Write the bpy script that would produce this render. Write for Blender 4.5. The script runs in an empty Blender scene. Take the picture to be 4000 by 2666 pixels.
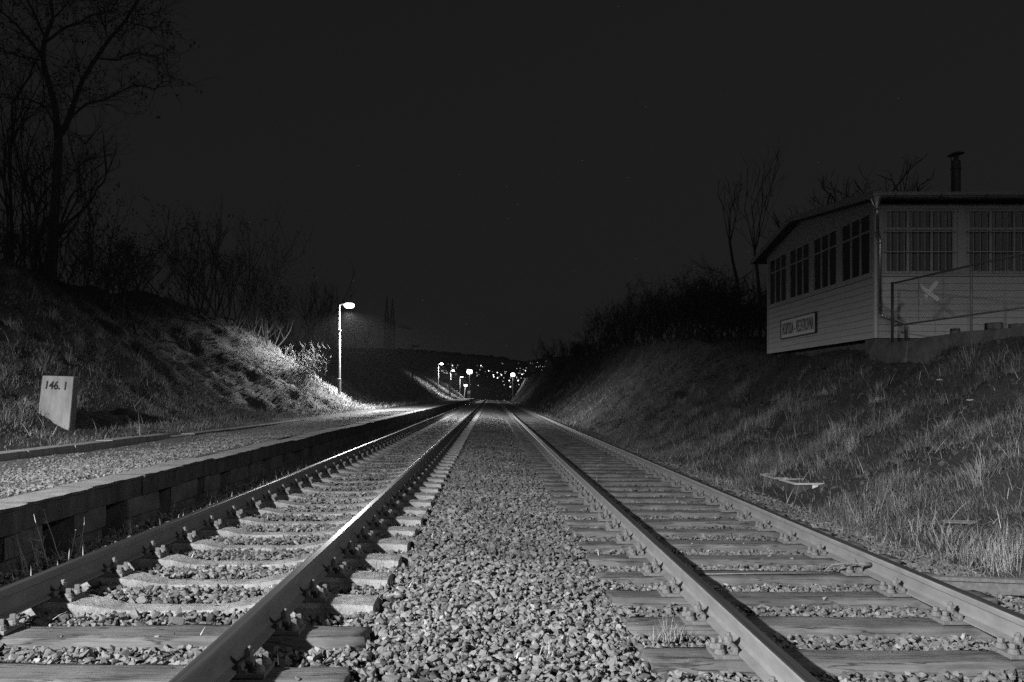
import bpy, bmesh, math, random
import numpy as np
from mathutils import Vector, Matrix, Euler

RS = random.Random(7)
NR = np.random.default_rng(11)
scn = bpy.context.scene
COL = scn.collection
R = math.radians
CAMZ = 1.25
F = 3000.0                      # focal length in pixels of the 4000 px frame
VX, VY = 1918.0, 1542.0         # vanishing point of the tracks


def at(px, py, d):
    """point seen at pixel (px,py) at depth d"""
    return Vector(((px - VX) / F * d, d, CAMZ + (VY - py) / F * d))


# ------------------------------------------------------------------ materials
def new_mat(name):
    m = bpy.data.materials.new(name)
    m.use_nodes = True
    nt = m.node_tree
    b = nt.nodes['Principled BSDF']
    return m, nt, b


def g4(v):
    return (v, v, v, 1)


def mat(name, lo, hi=None, rough=.8, scale=8, stretch=(1, 1, 1), bump=.0, bscale=None, metal=0.0, detail=6,
        attr=None, spec=.3, dist=.02, contrast=(.3, .7)):
    m, nt, b = new_mat(name)
    N, L = nt.nodes, nt.links
    b.inputs['Roughness'].default_value = rough
    b.inputs['Metallic'].default_value = metal
    b.inputs['Specular IOR Level'].default_value = spec
    if hi is None and not bump and not attr:
        b.inputs['Base Color'].default_value = g4(lo)
        return m
    hi = lo if hi is None else hi
    tc = N.new('ShaderNodeTexCoord')
    mp = N.new('ShaderNodeMapping')
    mp.inputs['Scale'].default_value = stretch
    L.new(tc.outputs['Object'], mp.inputs['Vector'])
    nz = N.new('ShaderNodeTexNoise')
    nz.inputs['Scale'].default_value = scale
    nz.inputs['Detail'].default_value = detail
    nz.inputs['Roughness'].default_value = .65
    L.new(mp.outputs[0], nz.inputs['Vector'])
    cr = N.new('ShaderNodeValToRGB')
    cr.color_ramp.elements[0].position = contrast[0]
    cr.color_ramp.elements[1].position = contrast[1]
    cr.color_ramp.elements[0].color = g4(lo)
    cr.color_ramp.elements[1].color = g4(hi)
    L.new(nz.outputs['Fac'], cr.inputs['Fac'])
    out = cr.outputs['Color']
    if attr:
        an = N.new('ShaderNodeAttribute')
        an.attribute_name = attr
        mx = N.new('ShaderNodeMix')
        mx.data_type = 'RGBA'
        mx.blend_type = 'MULTIPLY'
        mx.inputs['Factor'].default_value = 1
        L.new(out, mx.inputs['A'])
        L.new(an.outputs['Fac'], mx.inputs['B'])
        out = mx.outputs['Result']
    L.new(out, b.inputs['Base Color'])
    if bump:
        n2 = N.new('ShaderNodeTexNoise')
        n2.inputs['Scale'].default_value = bscale or scale * 3
        n2.inputs['Detail'].default_value = 8
        n2.inputs['Roughness'].default_value = .7
        L.new(mp.outputs[0], n2.inputs['Vector'])
        bp = N.new('ShaderNodeBump')
        bp.inputs['Strength'].default_value = bump
        bp.inputs['Distance'].default_value = dist
        L.new(n2.outputs['Fac'], bp.inputs['Height'])
        L.new(bp.outputs['Normal'], b.inputs['Normal'])
    return m


def emit_mat(name, strength, lit_by_mesh=False):
    m = bpy.data.materials.new(name)
    m.use_nodes = True
    nt = m.node_tree
    nt.nodes.clear()
    e = nt.nodes.new('ShaderNodeEmission')
    e.inputs['Strength'].default_value = strength
    o = nt.nodes.new('ShaderNodeOutputMaterial')
    nt.links.new(e.outputs[0], o.inputs['Surface'])
    if not lit_by_mesh:
        m.cycles.emission_sampling = 'NONE'
    return m


def glass_mat(name, tint=.75, gloss=.12):
    m = bpy.data.materials.new(name)
    m.use_nodes = True
    nt = m.node_tree
    nt.nodes.clear()
    t = nt.nodes.new('ShaderNodeBsdfTransparent')
    t.inputs['Color'].default_value = g4(tint)
    g = nt.nodes.new('ShaderNodeBsdfGlossy')
    g.inputs['Roughness'].default_value = .03
    lw = nt.nodes.new('ShaderNodeFresnel')
    lw.inputs['IOR'].default_value = 1.5
    mx = nt.nodes.new('ShaderNodeMixShader')
    o = nt.nodes.new('ShaderNodeOutputMaterial')
    ad = nt.nodes.new('ShaderNodeMath')
    ad.operation = 'ADD'
    ad.inputs[1].default_value = gloss
    nt.links.new(lw.outputs[0], ad.inputs[0])
    nt.links.new(ad.outputs[0], mx.inputs['Fac'])
    nt.links.new(t.outputs[0], mx.inputs[1])
    nt.links.new(g.outputs[0], mx.inputs[2])
    nt.links.new(mx.outputs[0], o.inputs['Surface'])
    return m


def wood_mat(name, lo, hi):
    """weathered sleeper timber: long grain, dark checks along the length"""
    m, nt, b = new_mat(name)
    N, L = nt.nodes, nt.links
    b.inputs['Roughness'].default_value = .85
    b.inputs['Specular IOR Level'].default_value = .2
    tc = N.new('ShaderNodeTexCoord')
    oi = N.new('ShaderNodeObjectInfo')
    ad = N.new('ShaderNodeVectorMath')
    ad.operation = 'ADD'
    sc = N.new('ShaderNodeVectorMath')
    sc.operation = 'SCALE'
    sc.inputs[0].default_value = (37, 53, 71)
    L.new(oi.outputs['Random'], sc.inputs['Scale'])
    L.new(tc.outputs['Object'], ad.inputs[0])
    L.new(sc.outputs[0], ad.inputs[1])
    mp = N.new('ShaderNodeMapping')
    mp.inputs['Scale'].default_value = (1.2, 22, 22)
    L.new(ad.outputs[0], mp.inputs['Vector'])
    n1 = N.new('ShaderNodeTexNoise')
    n1.inputs['Scale'].default_value = 2.2
    n1.inputs['Detail'].default_value = 8
    n1.inputs['Roughness'].default_value = .7
    n1.inputs['Distortion'].default_value = .6
    L.new(mp.outputs[0], n1.inputs['Vector'])
    c1 = N.new('ShaderNodeValToRGB')
    c1.color_ramp.elements[0].position = .3
    c1.color_ramp.elements[0].color = g4(lo)
    c1.color_ramp.elements[1].position = .68
    c1.color_ramp.elements[1].color = g4(hi)
    L.new(n1.outputs['Fac'], c1.inputs['Fac'])
    # cracks
    mp2 = N.new('ShaderNodeMapping')
    mp2.inputs['Scale'].default_value = (.55, 9, 9)
    L.new(ad.outputs[0], mp2.inputs['Vector'])
    n2 = N.new('ShaderNodeTexNoise')
    n2.inputs['Scale'].default_value = 1.6
    n2.inputs['Detail'].default_value = 5
    L.new(mp2.outputs[0], n2.inputs['Vector'])
    c2 = N.new('ShaderNodeValToRGB')
    e = c2.color_ramp.elements
    e[0].position = .488
    e[0].color = g4(1)
    e[1].position = .512
    e[1].color = g4(1)
    k = c2.color_ramp.elements.new(.5)
    k.color = g4(.22)
    L.new(n2.outputs['Fac'], c2.inputs['Fac'])
    # blotches, oil
    n3 = N.new('ShaderNodeTexNoise')
    n3.inputs['Scale'].default_value = 3.5
    n3.inputs['Detail'].default_value = 4
    L.new(ad.outputs[0], n3.inputs['Vector'])
    c3 = N.new('ShaderNodeValToRGB')
    c3.color_ramp.elements[0].position = .35
    c3.color_ramp.elements[0].color = g4(.6)
    c3.color_ramp.elements[1].position = .6
    c3.color_ramp.elements[1].color = g4(1)
    L.new(n3.outputs['Fac'], c3.inputs['Fac'])
    m1 = N.new('ShaderNodeMix'); m1.data_type = 'RGBA'; m1.blend_type = 'MULTIPLY'; m1.inputs['Factor'].default_value = 1
    m2 = N.new('ShaderNodeMix'); m2.data_type = 'RGBA'; m2.blend_type = 'MULTIPLY'; m2.inputs['Factor'].default_value = 1
    L.new(c1.outputs[0], m1.inputs['A']); L.new(c2.outputs[0], m1.inputs['B'])
    L.new(m1.outputs['Result'], m2.inputs['A']); L.new(c3.outputs[0], m2.inputs['B'])
    L.new(m2.outputs['Result'], b.inputs['Base Color'])
    bp = N.new('ShaderNodeBump')
    bp.inputs['Strength'].default_value = .6
    bp.inputs['Distance'].default_value = .012
    mh = N.new('ShaderNodeMath'); mh.operation = 'MULTIPLY'
    L.new(n1.outputs['Fac'], mh.inputs[0]); L.new(c2.outputs[0], mh.inputs[1])
    L.new(mh.outputs[0], bp.inputs['Height'])
    L.new(bp.outputs['Normal'], b.inputs['Normal'])
    return m


M = {}
M['soil'] = mat('soil', .03, .085, .95, 1.5, bump=.9, bscale=9, dist=.08)
M['gravel_bed'] = mat('gravel_bed', .05, .17, .95, 26, bump=1.0, bscale=24, dist=.06, detail=3, contrast=(.35, .65))
M['stone'] = mat('stone', .14, .26, .92, 30, bump=.35, bscale=60, attr='tone', spec=.15, dist=.01)
M['platform_gravel'] = mat('platform_gravel', .09, .20, .95, 20, bump=.8, bscale=45, dist=.03)
M['grass'] = mat('grass', .28, .42, .8, 4, attr='tone', spec=.15)
M['weed'] = mat('dry_weed', .40, .58, .8, 9, spec=.15)
M['wood'] = wood_mat('sleeper_timber', .085, .20)
M['board'] = wood_mat('old_plank', .25, .42)
M['sleeper_concrete'] = mat('sleeper_concrete', .10, .36, .9, 5, bump=.9, bscale=30, dist=.02, contrast=(.28, .62))
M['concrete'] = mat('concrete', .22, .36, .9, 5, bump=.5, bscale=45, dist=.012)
M['old_concrete'] = mat('old_concrete', .08, .20, .92, 4, bump=.6, bscale=30, dist=.02)
M['stain_shade'] = mat('stain_shade_concrete', .045, .12, .92, 4, stretch=(1, 1.5, .3), bump=.7, bscale=35, dist=.015, contrast=(.35, .7))  # streaky stains, with the slab front's shade also put into the colour
M['pale_concrete'] = mat('pale_concrete', .20, .40, .9, 6, stretch=(1, 1, .3), bump=.6, bscale=40, dist=.012, contrast=(.25, .55))
M['rail_rust'] = mat('rail_rust', .17, .26, .62, 9, stretch=(1, .5, 1), bump=.3, bscale=70, dist=.004, spec=.35, contrast=(.25, .7))
M['rail_top'] = mat('rail_top', .14, .30, .36, 14, stretch=(3, .05, 1), metal=.85, spec=.5)
M['iron'] = mat('fastening_iron', .12, .22, .65, 30, bump=.3, bscale=90, dist=.003)
M['white_wall'] = mat('painted_boards', .52, .64, .6, 5, stretch=(1, .3, 2), bump=.15, bscale=40, dist=.004)
M['panel'] = mat('painted_panel', .42, .5, .7, 3)
M['frame'] = mat('window_frame_paint', .42, .52, .55, 12)
M['roof'] = mat('roof_felt', .04, .07, .85, 8, bump=.3)
M['fascia'] = mat('fascia_paint', .24, .34, .7, 6)
M['zinc'] = mat('zinc_sheet', .45, .6, .32, 9, metal=.9, spec=.5)
M['dark_metal'] = mat('dark_metal', .035, .06, .5, 12, spec=.4)
M['pole'] = mat('galvanised_pole', .32, .45, .5, 14, metal=.3, spec=.4)
M['pole_dark'] = mat('painted_pole_foot', .15, .22, .6, 14)
M['rim'] = mat('lid_rim_paint', .34, .6, .8, 14)
M['stump'] = mat('stump_wood', .10, .2, .9, 12)
M['bark'] = mat('bark', .02, .045, .95, 9, stretch=(1, 1, .3), bump=.8, bscale=20)
M['twig'] = mat('twig', .025, .05, .9, 9)
M['leaf'] = mat('withered_leaf', .02, .045, .85, 20)
M['glass'] = glass_mat('window_glass')
M['room'] = mat('room_wall', .07, .18, .9, 1.2)
M['black'] = mat('interior_dark', .02, None, .9)
M['paint_black'] = mat('black_paint', .015, None, .6)
M['paint_white'] = mat('white_enamel', .80, .90, .5, 9)
M['white_old'] = mat('old_white_paint', .62, .85, .7, 12, contrast=(.2, .5))
M['hill'] = mat('far_ground', .03, .06, .95, .02)
M['lamp_glow'] = emit_mat('lamp_glow', 80, True)
M['town_glow_a'] = emit_mat('town_glow_bright', 4)
M['town_glow_b'] = emit_mat('town_glow_mid', .8)
M['town_glow_c'] = emit_mat('town_glow_faint', .3)
M['flood_glow'] = emit_mat('flood_glow', 60, True)


# ------------------------------------------------------------------ mesh builder
class MB:
    def __init__(s):
        s.v, s.f, s.m = [], [], []

    def add(s, vs, fs, mi=0):
        o = len(s.v)
        s.v += [tuple(v) for v in vs]
        s.f += [tuple(i + o for i in f) for f in fs]
        s.m += [mi] * len(fs)
        return s

    def box(s, x0, x1, y0, y1, z0, z1, mi=0, mx=None):
        vs = [Vector((x, y, z)) for z in (z0, z1) for y in (y0, y1) for x in (x0, x1)]
        if mx is not None:
            vs = [mx @ v for v in vs]
        return s.add(vs, [(0, 2, 3, 1), (4, 5, 7, 6), (0, 1, 5, 4), (2, 6, 7, 3), (0, 4, 6, 2), (1, 3, 7, 5)], mi)

    def tube(s, pts, rad, n=6, mi=0, caps=True):
        pts = [Vector(p) for p in pts]
        if not hasattr(rad, '__len__'):
            rad = [rad] * len(pts)
        vs, fs = [], []
        t0 = (pts[1] - pts[0]).normalized()
        a = t0.orthogonal().normalized()
        for i, p in enumerate(pts):
            if i == 0:
                t = t0
            elif i == len(pts) - 1:
                t = (pts[i] - pts[i - 1]).normalized()
            else:
                t = (pts[i + 1] - pts[i - 1]).normalized()
            a = (a - t * a.dot(t))
            a = a.normalized() if a.length > 1e-6 else t.orthogonal().normalized()
            b = t.cross(a)
            for k in range(n):
                w = 2 * math.pi * k / n
                vs.append(p + (a * math.cos(w) + b * math.sin(w)) * rad[i])
        for i in range(len(pts) - 1):
            for k in range(n):
                k2 = (k + 1) % n
                fs.append((i * n + k, i * n + k2, (i + 1) * n + k2, (i + 1) * n + k))
        if caps:
            fs.append(tuple(range(n - 1, -1, -1)))
            fs.append(tuple(range((len(pts) - 1) * n, len(pts) * n)))
        return s.add(vs, fs, mi)

    def lathe(s, prof, n=16, mi=0, mx=None):
        """prof: list of (r,z)"""
        vs, fs = [], []
        for r, z in prof:
            for k in range(n):
                w = 2 * math.pi * k / n
                v = Vector((r * math.cos(w), r * math.sin(w), z))
                vs.append(mx @ v if mx is not None else v)
        for i in range(len(prof) - 1):
            for k in range(n):
                k2 = (k + 1) % n
                fs.append((i * n + k, i * n + k2, (i + 1) * n + k2, (i + 1) * n + k))
        fs.append(tuple(range(n - 1, -1, -1)))
        fs.append(tuple(range((len(prof) - 1) * n, len(prof) * n)))
        return s.add(vs, fs, mi)

    def prism(s, poly, axis, a0, a1, mi=0):
        """poly: list of 2-D points; extruded along axis (0=x: poly is (y,z); 1=y: poly is (x,z))"""
        n = len(poly)
        def P(p, a):
            return (a, p[0], p[1]) if axis == 0 else ((p[0], a, p[1]) if axis == 1 else (p[0], p[1], a))
        vs = [P(p, a0) for p in poly] + [P(p, a1) for p in poly]
        fs = [tuple(range(n - 1, -1, -1)), tuple(range(n, 2 * n))]
        for i in range(n):
            j = (i + 1) % n
            fs.append((i, j, n + j, n + i))
        return s.add(vs, fs, mi)

    def mesh(s, name, mats, off=(0, 0, 0), bevel=0, smooth=False, jitter=0):
        me = bpy.data.meshes.new(name)
        ox, oy, oz = off
        me.from_pydata([(x - ox, y - oy, z - oz) for x, y, z in s.v], [], s.f)
        for m in (mats if isinstance(mats, (list, tuple)) else [mats]):
            me.materials.append(m)
        if len(me.polygons) == len(s.m):
            me.polygons.foreach_set('material_index', s.m)
        bm = bmesh.new()
        bm.from_mesh(me)
        bmesh.ops.recalc_face_normals(bm, faces=bm.faces)
        if bevel:
            ed = [e for e in bm.edges if len(e.link_faces) == 2 and e.calc_face_angle(0) > .6]
            bmesh.ops.bevel(bm, geom=ed, offset=bevel, segments=2, affect='EDGES', profile=.6)
        if jitter:
            for v in bm.verts:
                v.co += Vector((RS.uniform(-1, 1), RS.uniform(-1, 1), RS.uniform(-1, 1))) * jitter
        bm.to_mesh(me)
        bm.free()
        if smooth:
            me.polygons.foreach_set('use_smooth', [True] * len(me.polygons))
        return me

    def build(s, name, mats, parent=None, **k):
        off = (0, 0, 0) if parent is None else ORG.get(parent.name, tuple(parent.location))
        me = s.mesh(name, mats, off, **k)
        o = bpy.data.objects.new(name, me)
        COL.objects.link(o)
        if parent is not None:
            o.parent = parent
            ORG[o.name] = off
        return o


ORG = {}


def tag(o, label=None, cat=None, group=None, kind=None):
    if label: o['label'] = label
    if cat: o['category'] = cat
    if group: o['group'] = group
    if kind: o['kind'] = kind
    return o


def thing(name, label, cat, loc=(0, 0, 0), group=None):
    o = bpy.data.objects.new(name, None)
    o.empty_display_size = .2
    o.location = loc
    COL.objects.link(o)
    return tag(o, label, cat, group)


def sub(name, mb, mats, part, **k):
    """sub-part under a part whose geometry is in world coordinates of its root"""
    off = ORG.get(part.name, (0, 0, 0))
    me = mb.mesh(name, mats, off, **k)
    o = bpy.data.objects.new(name, me)
    COL.objects.link(o)
    o.parent = part
    ORG[o.name] = off
    return o


def copy_tree(o, parent=None):
    c = o.copy()
    COL.objects.link(c)
    if parent is not None:
        c.parent = parent
    for ch in list(o.children):
        copy_tree(ch, c)
    return c


def np_mesh(name, V, T, material, tone=None, smooth=False):
    me = bpy.data.meshes.new(name)
    V = np.ascontiguousarray(V, dtype=np.float32)
    T = np.ascontiguousarray(T, dtype=np.int32)
    me.vertices.add(len(V))
    me.vertices.foreach_set('co', V.ravel())
    nf, k = T.shape
    me.loops.add(nf * k)
    me.loops.foreach_set('vertex_index', T.ravel())
    me.polygons.add(nf)
    me.polygons.foreach_set('loop_start', np.arange(0, nf * k, k, dtype=np.int32))
    me.polygons.foreach_set('use_smooth', np.full(nf, smooth))
    me.materials.append(material)
    if tone is not None:
        a = me.attributes.new('tone', 'FLOAT', 'POINT')
        a.data.foreach_set('value', np.ascontiguousarray(tone, dtype=np.float32))
    me.update(calc_edges=True)
    me.validate()
    o = bpy.data.objects.new(name, me)
    COL.objects.link(o)
    return o


# ------------------------------------------------------------------ terrain
_ph = [(NR.uniform(0, 6.28), NR.uniform(0, 6.28), NR.uniform(0, 6.28)) for _ in range(40)]


def wav(x, y, f, seed):
    """cheap smooth noise, about -1..1"""
    r = 0
    for i in range(5):
        a, b, c = _ph[(seed * 5 + i) % 40]
        r = r + np.sin(x * f * math.cos(a) * (1 + .37 * i) + y * f * math.sin(a) * (1 + .37 * i) + b + 1.3 * np.sin(x * f * .53 + y * f * .41 + c))
    return r / 3.2


def sstep(a, b, x):
    t = np.clip((x - a) / (b - a), 0, 1)
    return t * t * (3 - 2 * t)


def bed(x, y):
    """ballast surface"""
    z = np.interp(x, [-4.0, -3.55, -3.1, -2.6, -.75, -.3, .5, .95, 3.3, 3.55, 4.3, 4.8], [-.12, -.07, -.05, -.035, -.035, -.02, -.09, -.155, -.155, -.18, -.32, -.6])
    z = z + .012 * wav(x, y, 5.0, 1)
    return z - drop(y)


def drop(y):
    y = np.asarray(y, dtype=float)
    return np.where(y > 168, (y - 168) ** 2 * .0011, 0) * (y < 240) + np.where(y >= 240, 5.7 + (y - 240) * .05, 0)


LX = [-60, -20, -15.2, -13.9, -7.35, -6.9, -5.95, -5.0, -3.3, 0]
LZ = [7.0, 5.75, 5.5, 5.05, .66, .52, .40, .25, -.35, -.4]


def ground(x, y):
    x = np.asarray(x, dtype=float)
    y = np.asarray(y, dtype=float)
    # left bank, set back between the lamp and the unlit lamp
    rec = 2.4 * sstep(41.5, 50, y) * (1 - sstep(66, 77, y)) + 1.7 * np.exp(-((y - 28.5) / 4.2) ** 2) - .5 * np.exp(-((y - 36.5) / 3.0) ** 2)
    xl = x + np.where(x < -6, rec * sstep(-6, -8.5, x), 0)
    zl = np.interp(xl, LX, LZ)
    # right bank
    cr = np.interp(y, [-20, 8, 14, 17, 23, 28, 35, 50, 70, 100, 170], [2.0, 2.15, 2.25, 2.3, 2.42, 3.0, 3.8, 4.4, 4.7, 5.2, 5.4])
    t = np.clip((x - 4.3) / (8.75 - 4.3), 0, 1)
    zr = -.28 + (cr + .28) * (t ** 1.15 * (1 - .12 * np.sin(math.pi * t))) + np.clip(x - 8.75, 0, 60) * .02
    zr = np.where(x < 4.3, -.35 + .02 * (x - 2), zr)
    z = np.where(x < 0, zl, zr)
    am = np.where(x < 0, sstep(-6.6, -9, x), sstep(4.2, 6, x) * (1 - .8 * sstep(8.3, 8.9, x)))
    z = z + am * (.20 * wav(x, y, .9, 2) + .12 * wav(x, y, 2.4, 3) + .08 * wav(x, y, 5.2, 4))
    # beyond the cutting: the line drops away, the valley and the hill behind
    inn = 1 - sstep(5.5, 8.5, np.abs(x))
    z = z - drop(y) * inn
    px = x / np.maximum(y, 1) * 700
    fade = sstep(205, 270, y)
    cz = np.interp(x, [-1500, -400, -144, -74, -27, 7, 31, 54, 89, 300, 1500], [60, 50, 42.5, 40.9, 37.9, 33.9, 30.0, 35, 38, 44, 60])
    hz = -8 + (cz + 8) * np.clip((y - 300) / 400, 0, 1) ** .9 - np.clip(y - 700, 0, 5000) * .03
    hz = hz + sstep(330, 500, y) * 1.2 * wav(x, y, .03, 5)
    return z * (1 - fade) + hz * fade


def axis(*segs):
    out = []
    for a, b, n in segs:
        out += list(np.linspace(a, b, n, endpoint=False))
    out.append(segs[-1][1])
    return np.array(out)


xs = axis((-1500, -300, 12), (-300, -60, 16), (-60, -20, 16), (-20, -5.6, 66), (-5.6, 4.2, 24), (4.2, 9.6, 34), (9.6, 20, 20), (20, 80, 16), (80, 300, 16), (300, 1500, 12))
ys = axis((-60, -12, 10), (-12, 2, 20), (2, 50, 200), (50, 110, 120), (110, 280, 130), (280, 760, 60), (760, 3000, 20))
X, Y = np.meshgrid(xs, ys)
Z = ground(X, Y)
nx, ny = len(xs), len(ys)
V = np.stack([X, Y, Z], -1).reshape(-1, 3)
i = np.arange(nx * ny).reshape(ny, nx)
Q = np.stack([i[:-1, :-1], i[:-1, 1:], i[1:, 1:], i[1:, :-1]], -1).reshape(-1, 4)
tag(np_mesh('ground', V, Q, M['soil'], smooth=True), kind='structure')

# ballast bed sheet
xs = axis((-3.66, 4.75, 60))
ys = axis((-12, 2, 20), (2, 30, 160), (30, 170, 160), (170, 236, 40))
X, Y = np.meshgrid(xs, ys)
Z = bed(X, Y) - .03
nx, ny = len(xs), len(ys)
V = np.stack([X, Y, Z], -1).reshape(-1, 3)
i = np.arange(nx * ny).reshape(ny, nx)
Q = np.stack([i[:-1, :-1], i[:-1, 1:], i[1:, 1:], i[1:, :-1]], -1).reshape(-1, 4)
tag(np_mesh('ballast_bed', V, Q, M['gravel_bed'], smooth=True), kind='structure')

# ------------------------------------------------------------------ tracks
RH_L, RH_R = .19, .07          # rail head levels
RAILH = .149
TIE_L, TIE_R = RH_L - RAILH - .021, RH_R - RAILH - .021
RAIL_X = [(-2.67, RH_L), (-1.165, RH_L), (1.325, RH_R), (2.83, RH_R)]
RC = {0: (-2.67 - 1.165) / 2, 1: (1.325 + 2.83) / 2}
half = [(.0625, 0), (.0625, .010), (.024, .0235), (.0095, .040), (.0075, .070), (.0095, .098), (.0335, .109), (.0345, .134), (.031, .144), (.022, .1485)]
prof = half + [(-a, b) for a, b in reversed(half)]
rys = list(np.linspace(-12, 150, 60)) + list(np.linspace(153, 236, 45))


def rail_mesh(x0, zh):
    mb = MB()
    n = len(prof)
    vs, fs, mi = [], [], []
    for k, y in enumerate(rys):
        dz = float(drop(y))
        wz = .004 * math.sin(y * .9 + x0) + .006 * math.sin(y * .23 + 2 * x0)
        for a, b in prof:
            vs.append((x0 + a, y, zh - RAILH + b - dz + (wz if y > 20 else 0)))
    for k in range(len(rys) - 1):
        for j in range(n):
            j2 = (j + 1) % n
            fs.append((k * n + j, k * n + j2, (k + 1) * n + j2, (k + 1) * n + j))
            mi.append(1 if j in (8, 9, 10) else 0)
    fs.append(tuple(range(n)))
    fs.append(tuple(range((len(rys) - 1) * n, len(rys) * n)))
    mi += [0, 0]
    mb.v, mb.f, mb.m = vs, fs, mi
    return mb


RLAB = ['leftmost rail, the one beside the platform edge, its running surface shining',
        'dark sided rail on the left of the wide ballast strip between the tracks',
        'pale lit rail on the right of the wide ballast strip between the tracks',
        'rightmost rail, the one beside the grassy bank on the right']
for (x0, zh), lb in zip(RAIL_X, RLAB):
    o = rail_mesh(x0, zh).build('rail', [M['rail_rust'], M['rail_top']], smooth=True)
    o.data.set_sharp_from_angle(angle=R(18))
    tag(o, lb, 'rail', 'running rails of the two tracks')


def hexa(r, h, z0, n=6, top=None):
    return [(r, z0), (r, z0 + h)] if top is None else [(r, z0), (r, z0 + h), (top, z0 + h + .004)]


# fastening pieces, in baseplate coordinates (x across the rail, y along it, z = 0 on the sleeper)
mb = MB()
mb.box(-.185, .185, -.08, .08, 0, .021)
for s in (-1, 1):
    mb.prism([(s * .066, .021), (s * .066, .060), (s * .082, .060), (s * .088, .036), (s * .105, .036), (s * .105, .021)], 1, -.078, .078)
plate_me = mb.mesh('baseplate', M['iron'], bevel=.003)


def screw_mb(mx=0, my=0):
    T = Matrix.Translation((mx, my, .021))
    b = MB()
    b.lathe([(.030, 0), (.030, .008), (.026, .011), (.026, .016), (.0225, .023), (.016, .026)], 12, mx=T)
    b.box(-.013, .013, -.013, .013, .026, .052, mx=T @ Matrix.Rotation(RS.uniform(0, 1.5), 4, 'Z'))
    return b


def clip_mb(s=1):
    b = MB()
    b.prism([(s * .118, .021), (s * .118, .056), (s * .100, .064), (s * .072, .064), (s * .040, .040), (s * .036, .031), (s * .052, .031), (s * .074, .049), (s * .094, .049), (s * .103, .040), (s * .103, .021)], 1, -.030, .030)
    return b


def bolt_mb(s=1):
    T = Matrix.Translation((s * .092, 0, .064))
    b = MB()
    b.lathe([(.024, 0), (.024, .005), (.0215, .006), (.0215, .010)], 12, mx=T)
    b.lathe([(.0205, .010), (.0205, .034)], 6, mx=T)
    b.lathe([(.012, .034), (.012, .048), (.009, .051)], 8, mx=T)
    return b


screw_me = screw_mb().mesh('coach_screw', M['iron'], bevel=.002)
clip_me = {s: clip_mb(s).mesh('rail_clip', M['iron'], bevel=.002) for s in (-1, 1)}
bolt_me = {s: bolt_mb(s).mesh('clip_bolt', M['iron']) for s in (-1, 1)}
# everything of one plate in one mesh, for sleepers too far away to show the pieces
mb = MB()
mb.box(-.185, .185, -.08, .08, 0, .021)
for s in (-1, 1):
    mb.box(min(s * .066, s * .1), max(s * .066, s * .1), -.078, .078, .021, .05)
    mb.box(min(s * .115, s * .036), max(s * .115, s * .036), -.03, .03, .05, .064)
    mb.lathe([(.021, 0), (.021, .045)], 6, mx=Matrix.Translation((s * .092, 0, .064)))
    for q in (-.048, .048):
        mb.lathe([(.03, 0), (.026, .016), (.015, .024), (.015, .052)], 6, mx=Matrix.Translation((s * .15, q, .021)))
far_plate_me = mb.mesh('baseplate', M['iron'])


def timber_mesh(seed, L=2.55, W=.25):
    rr = random.Random(seed)
    bm = bmesh.new()
    bmesh.ops.create_cube(bm, size=1)
    bmesh.ops.scale(bm, vec=(L, W, .17), verts=bm.verts)
    bmesh.ops.translate(bm, vec=(0, 0, -.085), verts=bm.verts)
    lo = [e for e in bm.edges if abs((e.verts[0].co - e.verts[1].co).normalized().x) > .9]
    bmesh.ops.subdivide_edges(bm, edges=lo, cuts=30, use_grid_fill=True)
    lo = [e for e in bm.edges if abs((e.verts[0].co - e.verts[1].co).normalized().y) > .9]
    bmesh.ops.subdivide_edges(bm, edges=lo, cuts=5, use_grid_fill=True)
    a, b, c = rr.uniform(0, 6), rr.uniform(0, 6), rr.uniform(0, 6)
    for v in bm.verts:
        x, y, z = v.co
        if z > -.01:
            ed = abs(y) > W / 2 - .01
            v.co.z += -.006 * (1 + math.sin(x * 2.3 + a)) * (1.6 if ed else .6) + rr.uniform(-.003, .003) - (.006 if ed and rr.random() < .3 else 0)
        if abs(y) > W / 2 - .01:
            v.co.y += math.copysign(1, y) * (.006 * math.sin(x * 5 + b) + rr.uniform(-.004, .002))
        if abs(x) > L / 2 - .01:
            v.co.x += .012 * math.sin(y * 20 + c) + rr.uniform(-.008, .008)
    bmesh.ops.bevel(bm, geom=[e for e in bm.edges if len(e.link_faces) == 2 and e.calc_face_angle(0) > 1.0], offset=.006, segments=2, affect='EDGES')
    me = bpy.data.meshes.new('wooden_sleeper')
    bm.to_mesh(me)
    bm.free()
    me.materials.append(M['wood'])
    me.polygons.foreach_set('use_smooth', [True] * len(me.polygons))
    return me


def conc_mesh(seed, L=2.45):
    rr = random.Random(seed)
    mb = MB()
    nx_ = 40
    vs, fs = [], []
    P = []
    for k in range(nx_ + 1):
        x = -L / 2 + L * k / nx_
        u = abs(x)
        dip = .050 * float(sstep(.58, .25, u)) + .012 * float(sstep(1.0, 1.2, u))
        w = .145 - .035 * float(sstep(.55, .3, u)) + rr.uniform(-.004, .004)
        t = -dip + rr.uniform(-.003, .003)
        vs += [(x, -w, -.17), (x, -w + .018, t - .02), (x, -w + .035, t - .002), (x, 0, t + .002), (x, w - .035, t - .002), (x, w - .018, t - .02), (x, w, -.17)]
    n = 7
    for k in range(nx_):
        for j in range(n):
            j2 = (j + 1) % n
            fs.append((k * n + j, k * n + j2, (k + 1) * n + j2, (k + 1) * n + j))
    fs += [tuple(range(n)), tuple(range(nx_ * n, nx_ * n + n))]
    mb.v, mb.f, mb.m = vs, fs, [0] * len(fs)
    return mb.mesh('concrete_sleeper', M['sleeper_concrete'])


TIM = [timber_mesh(s) for s in range(6)]
CON = [conc_mesh(s) for s in range(3)]


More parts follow.
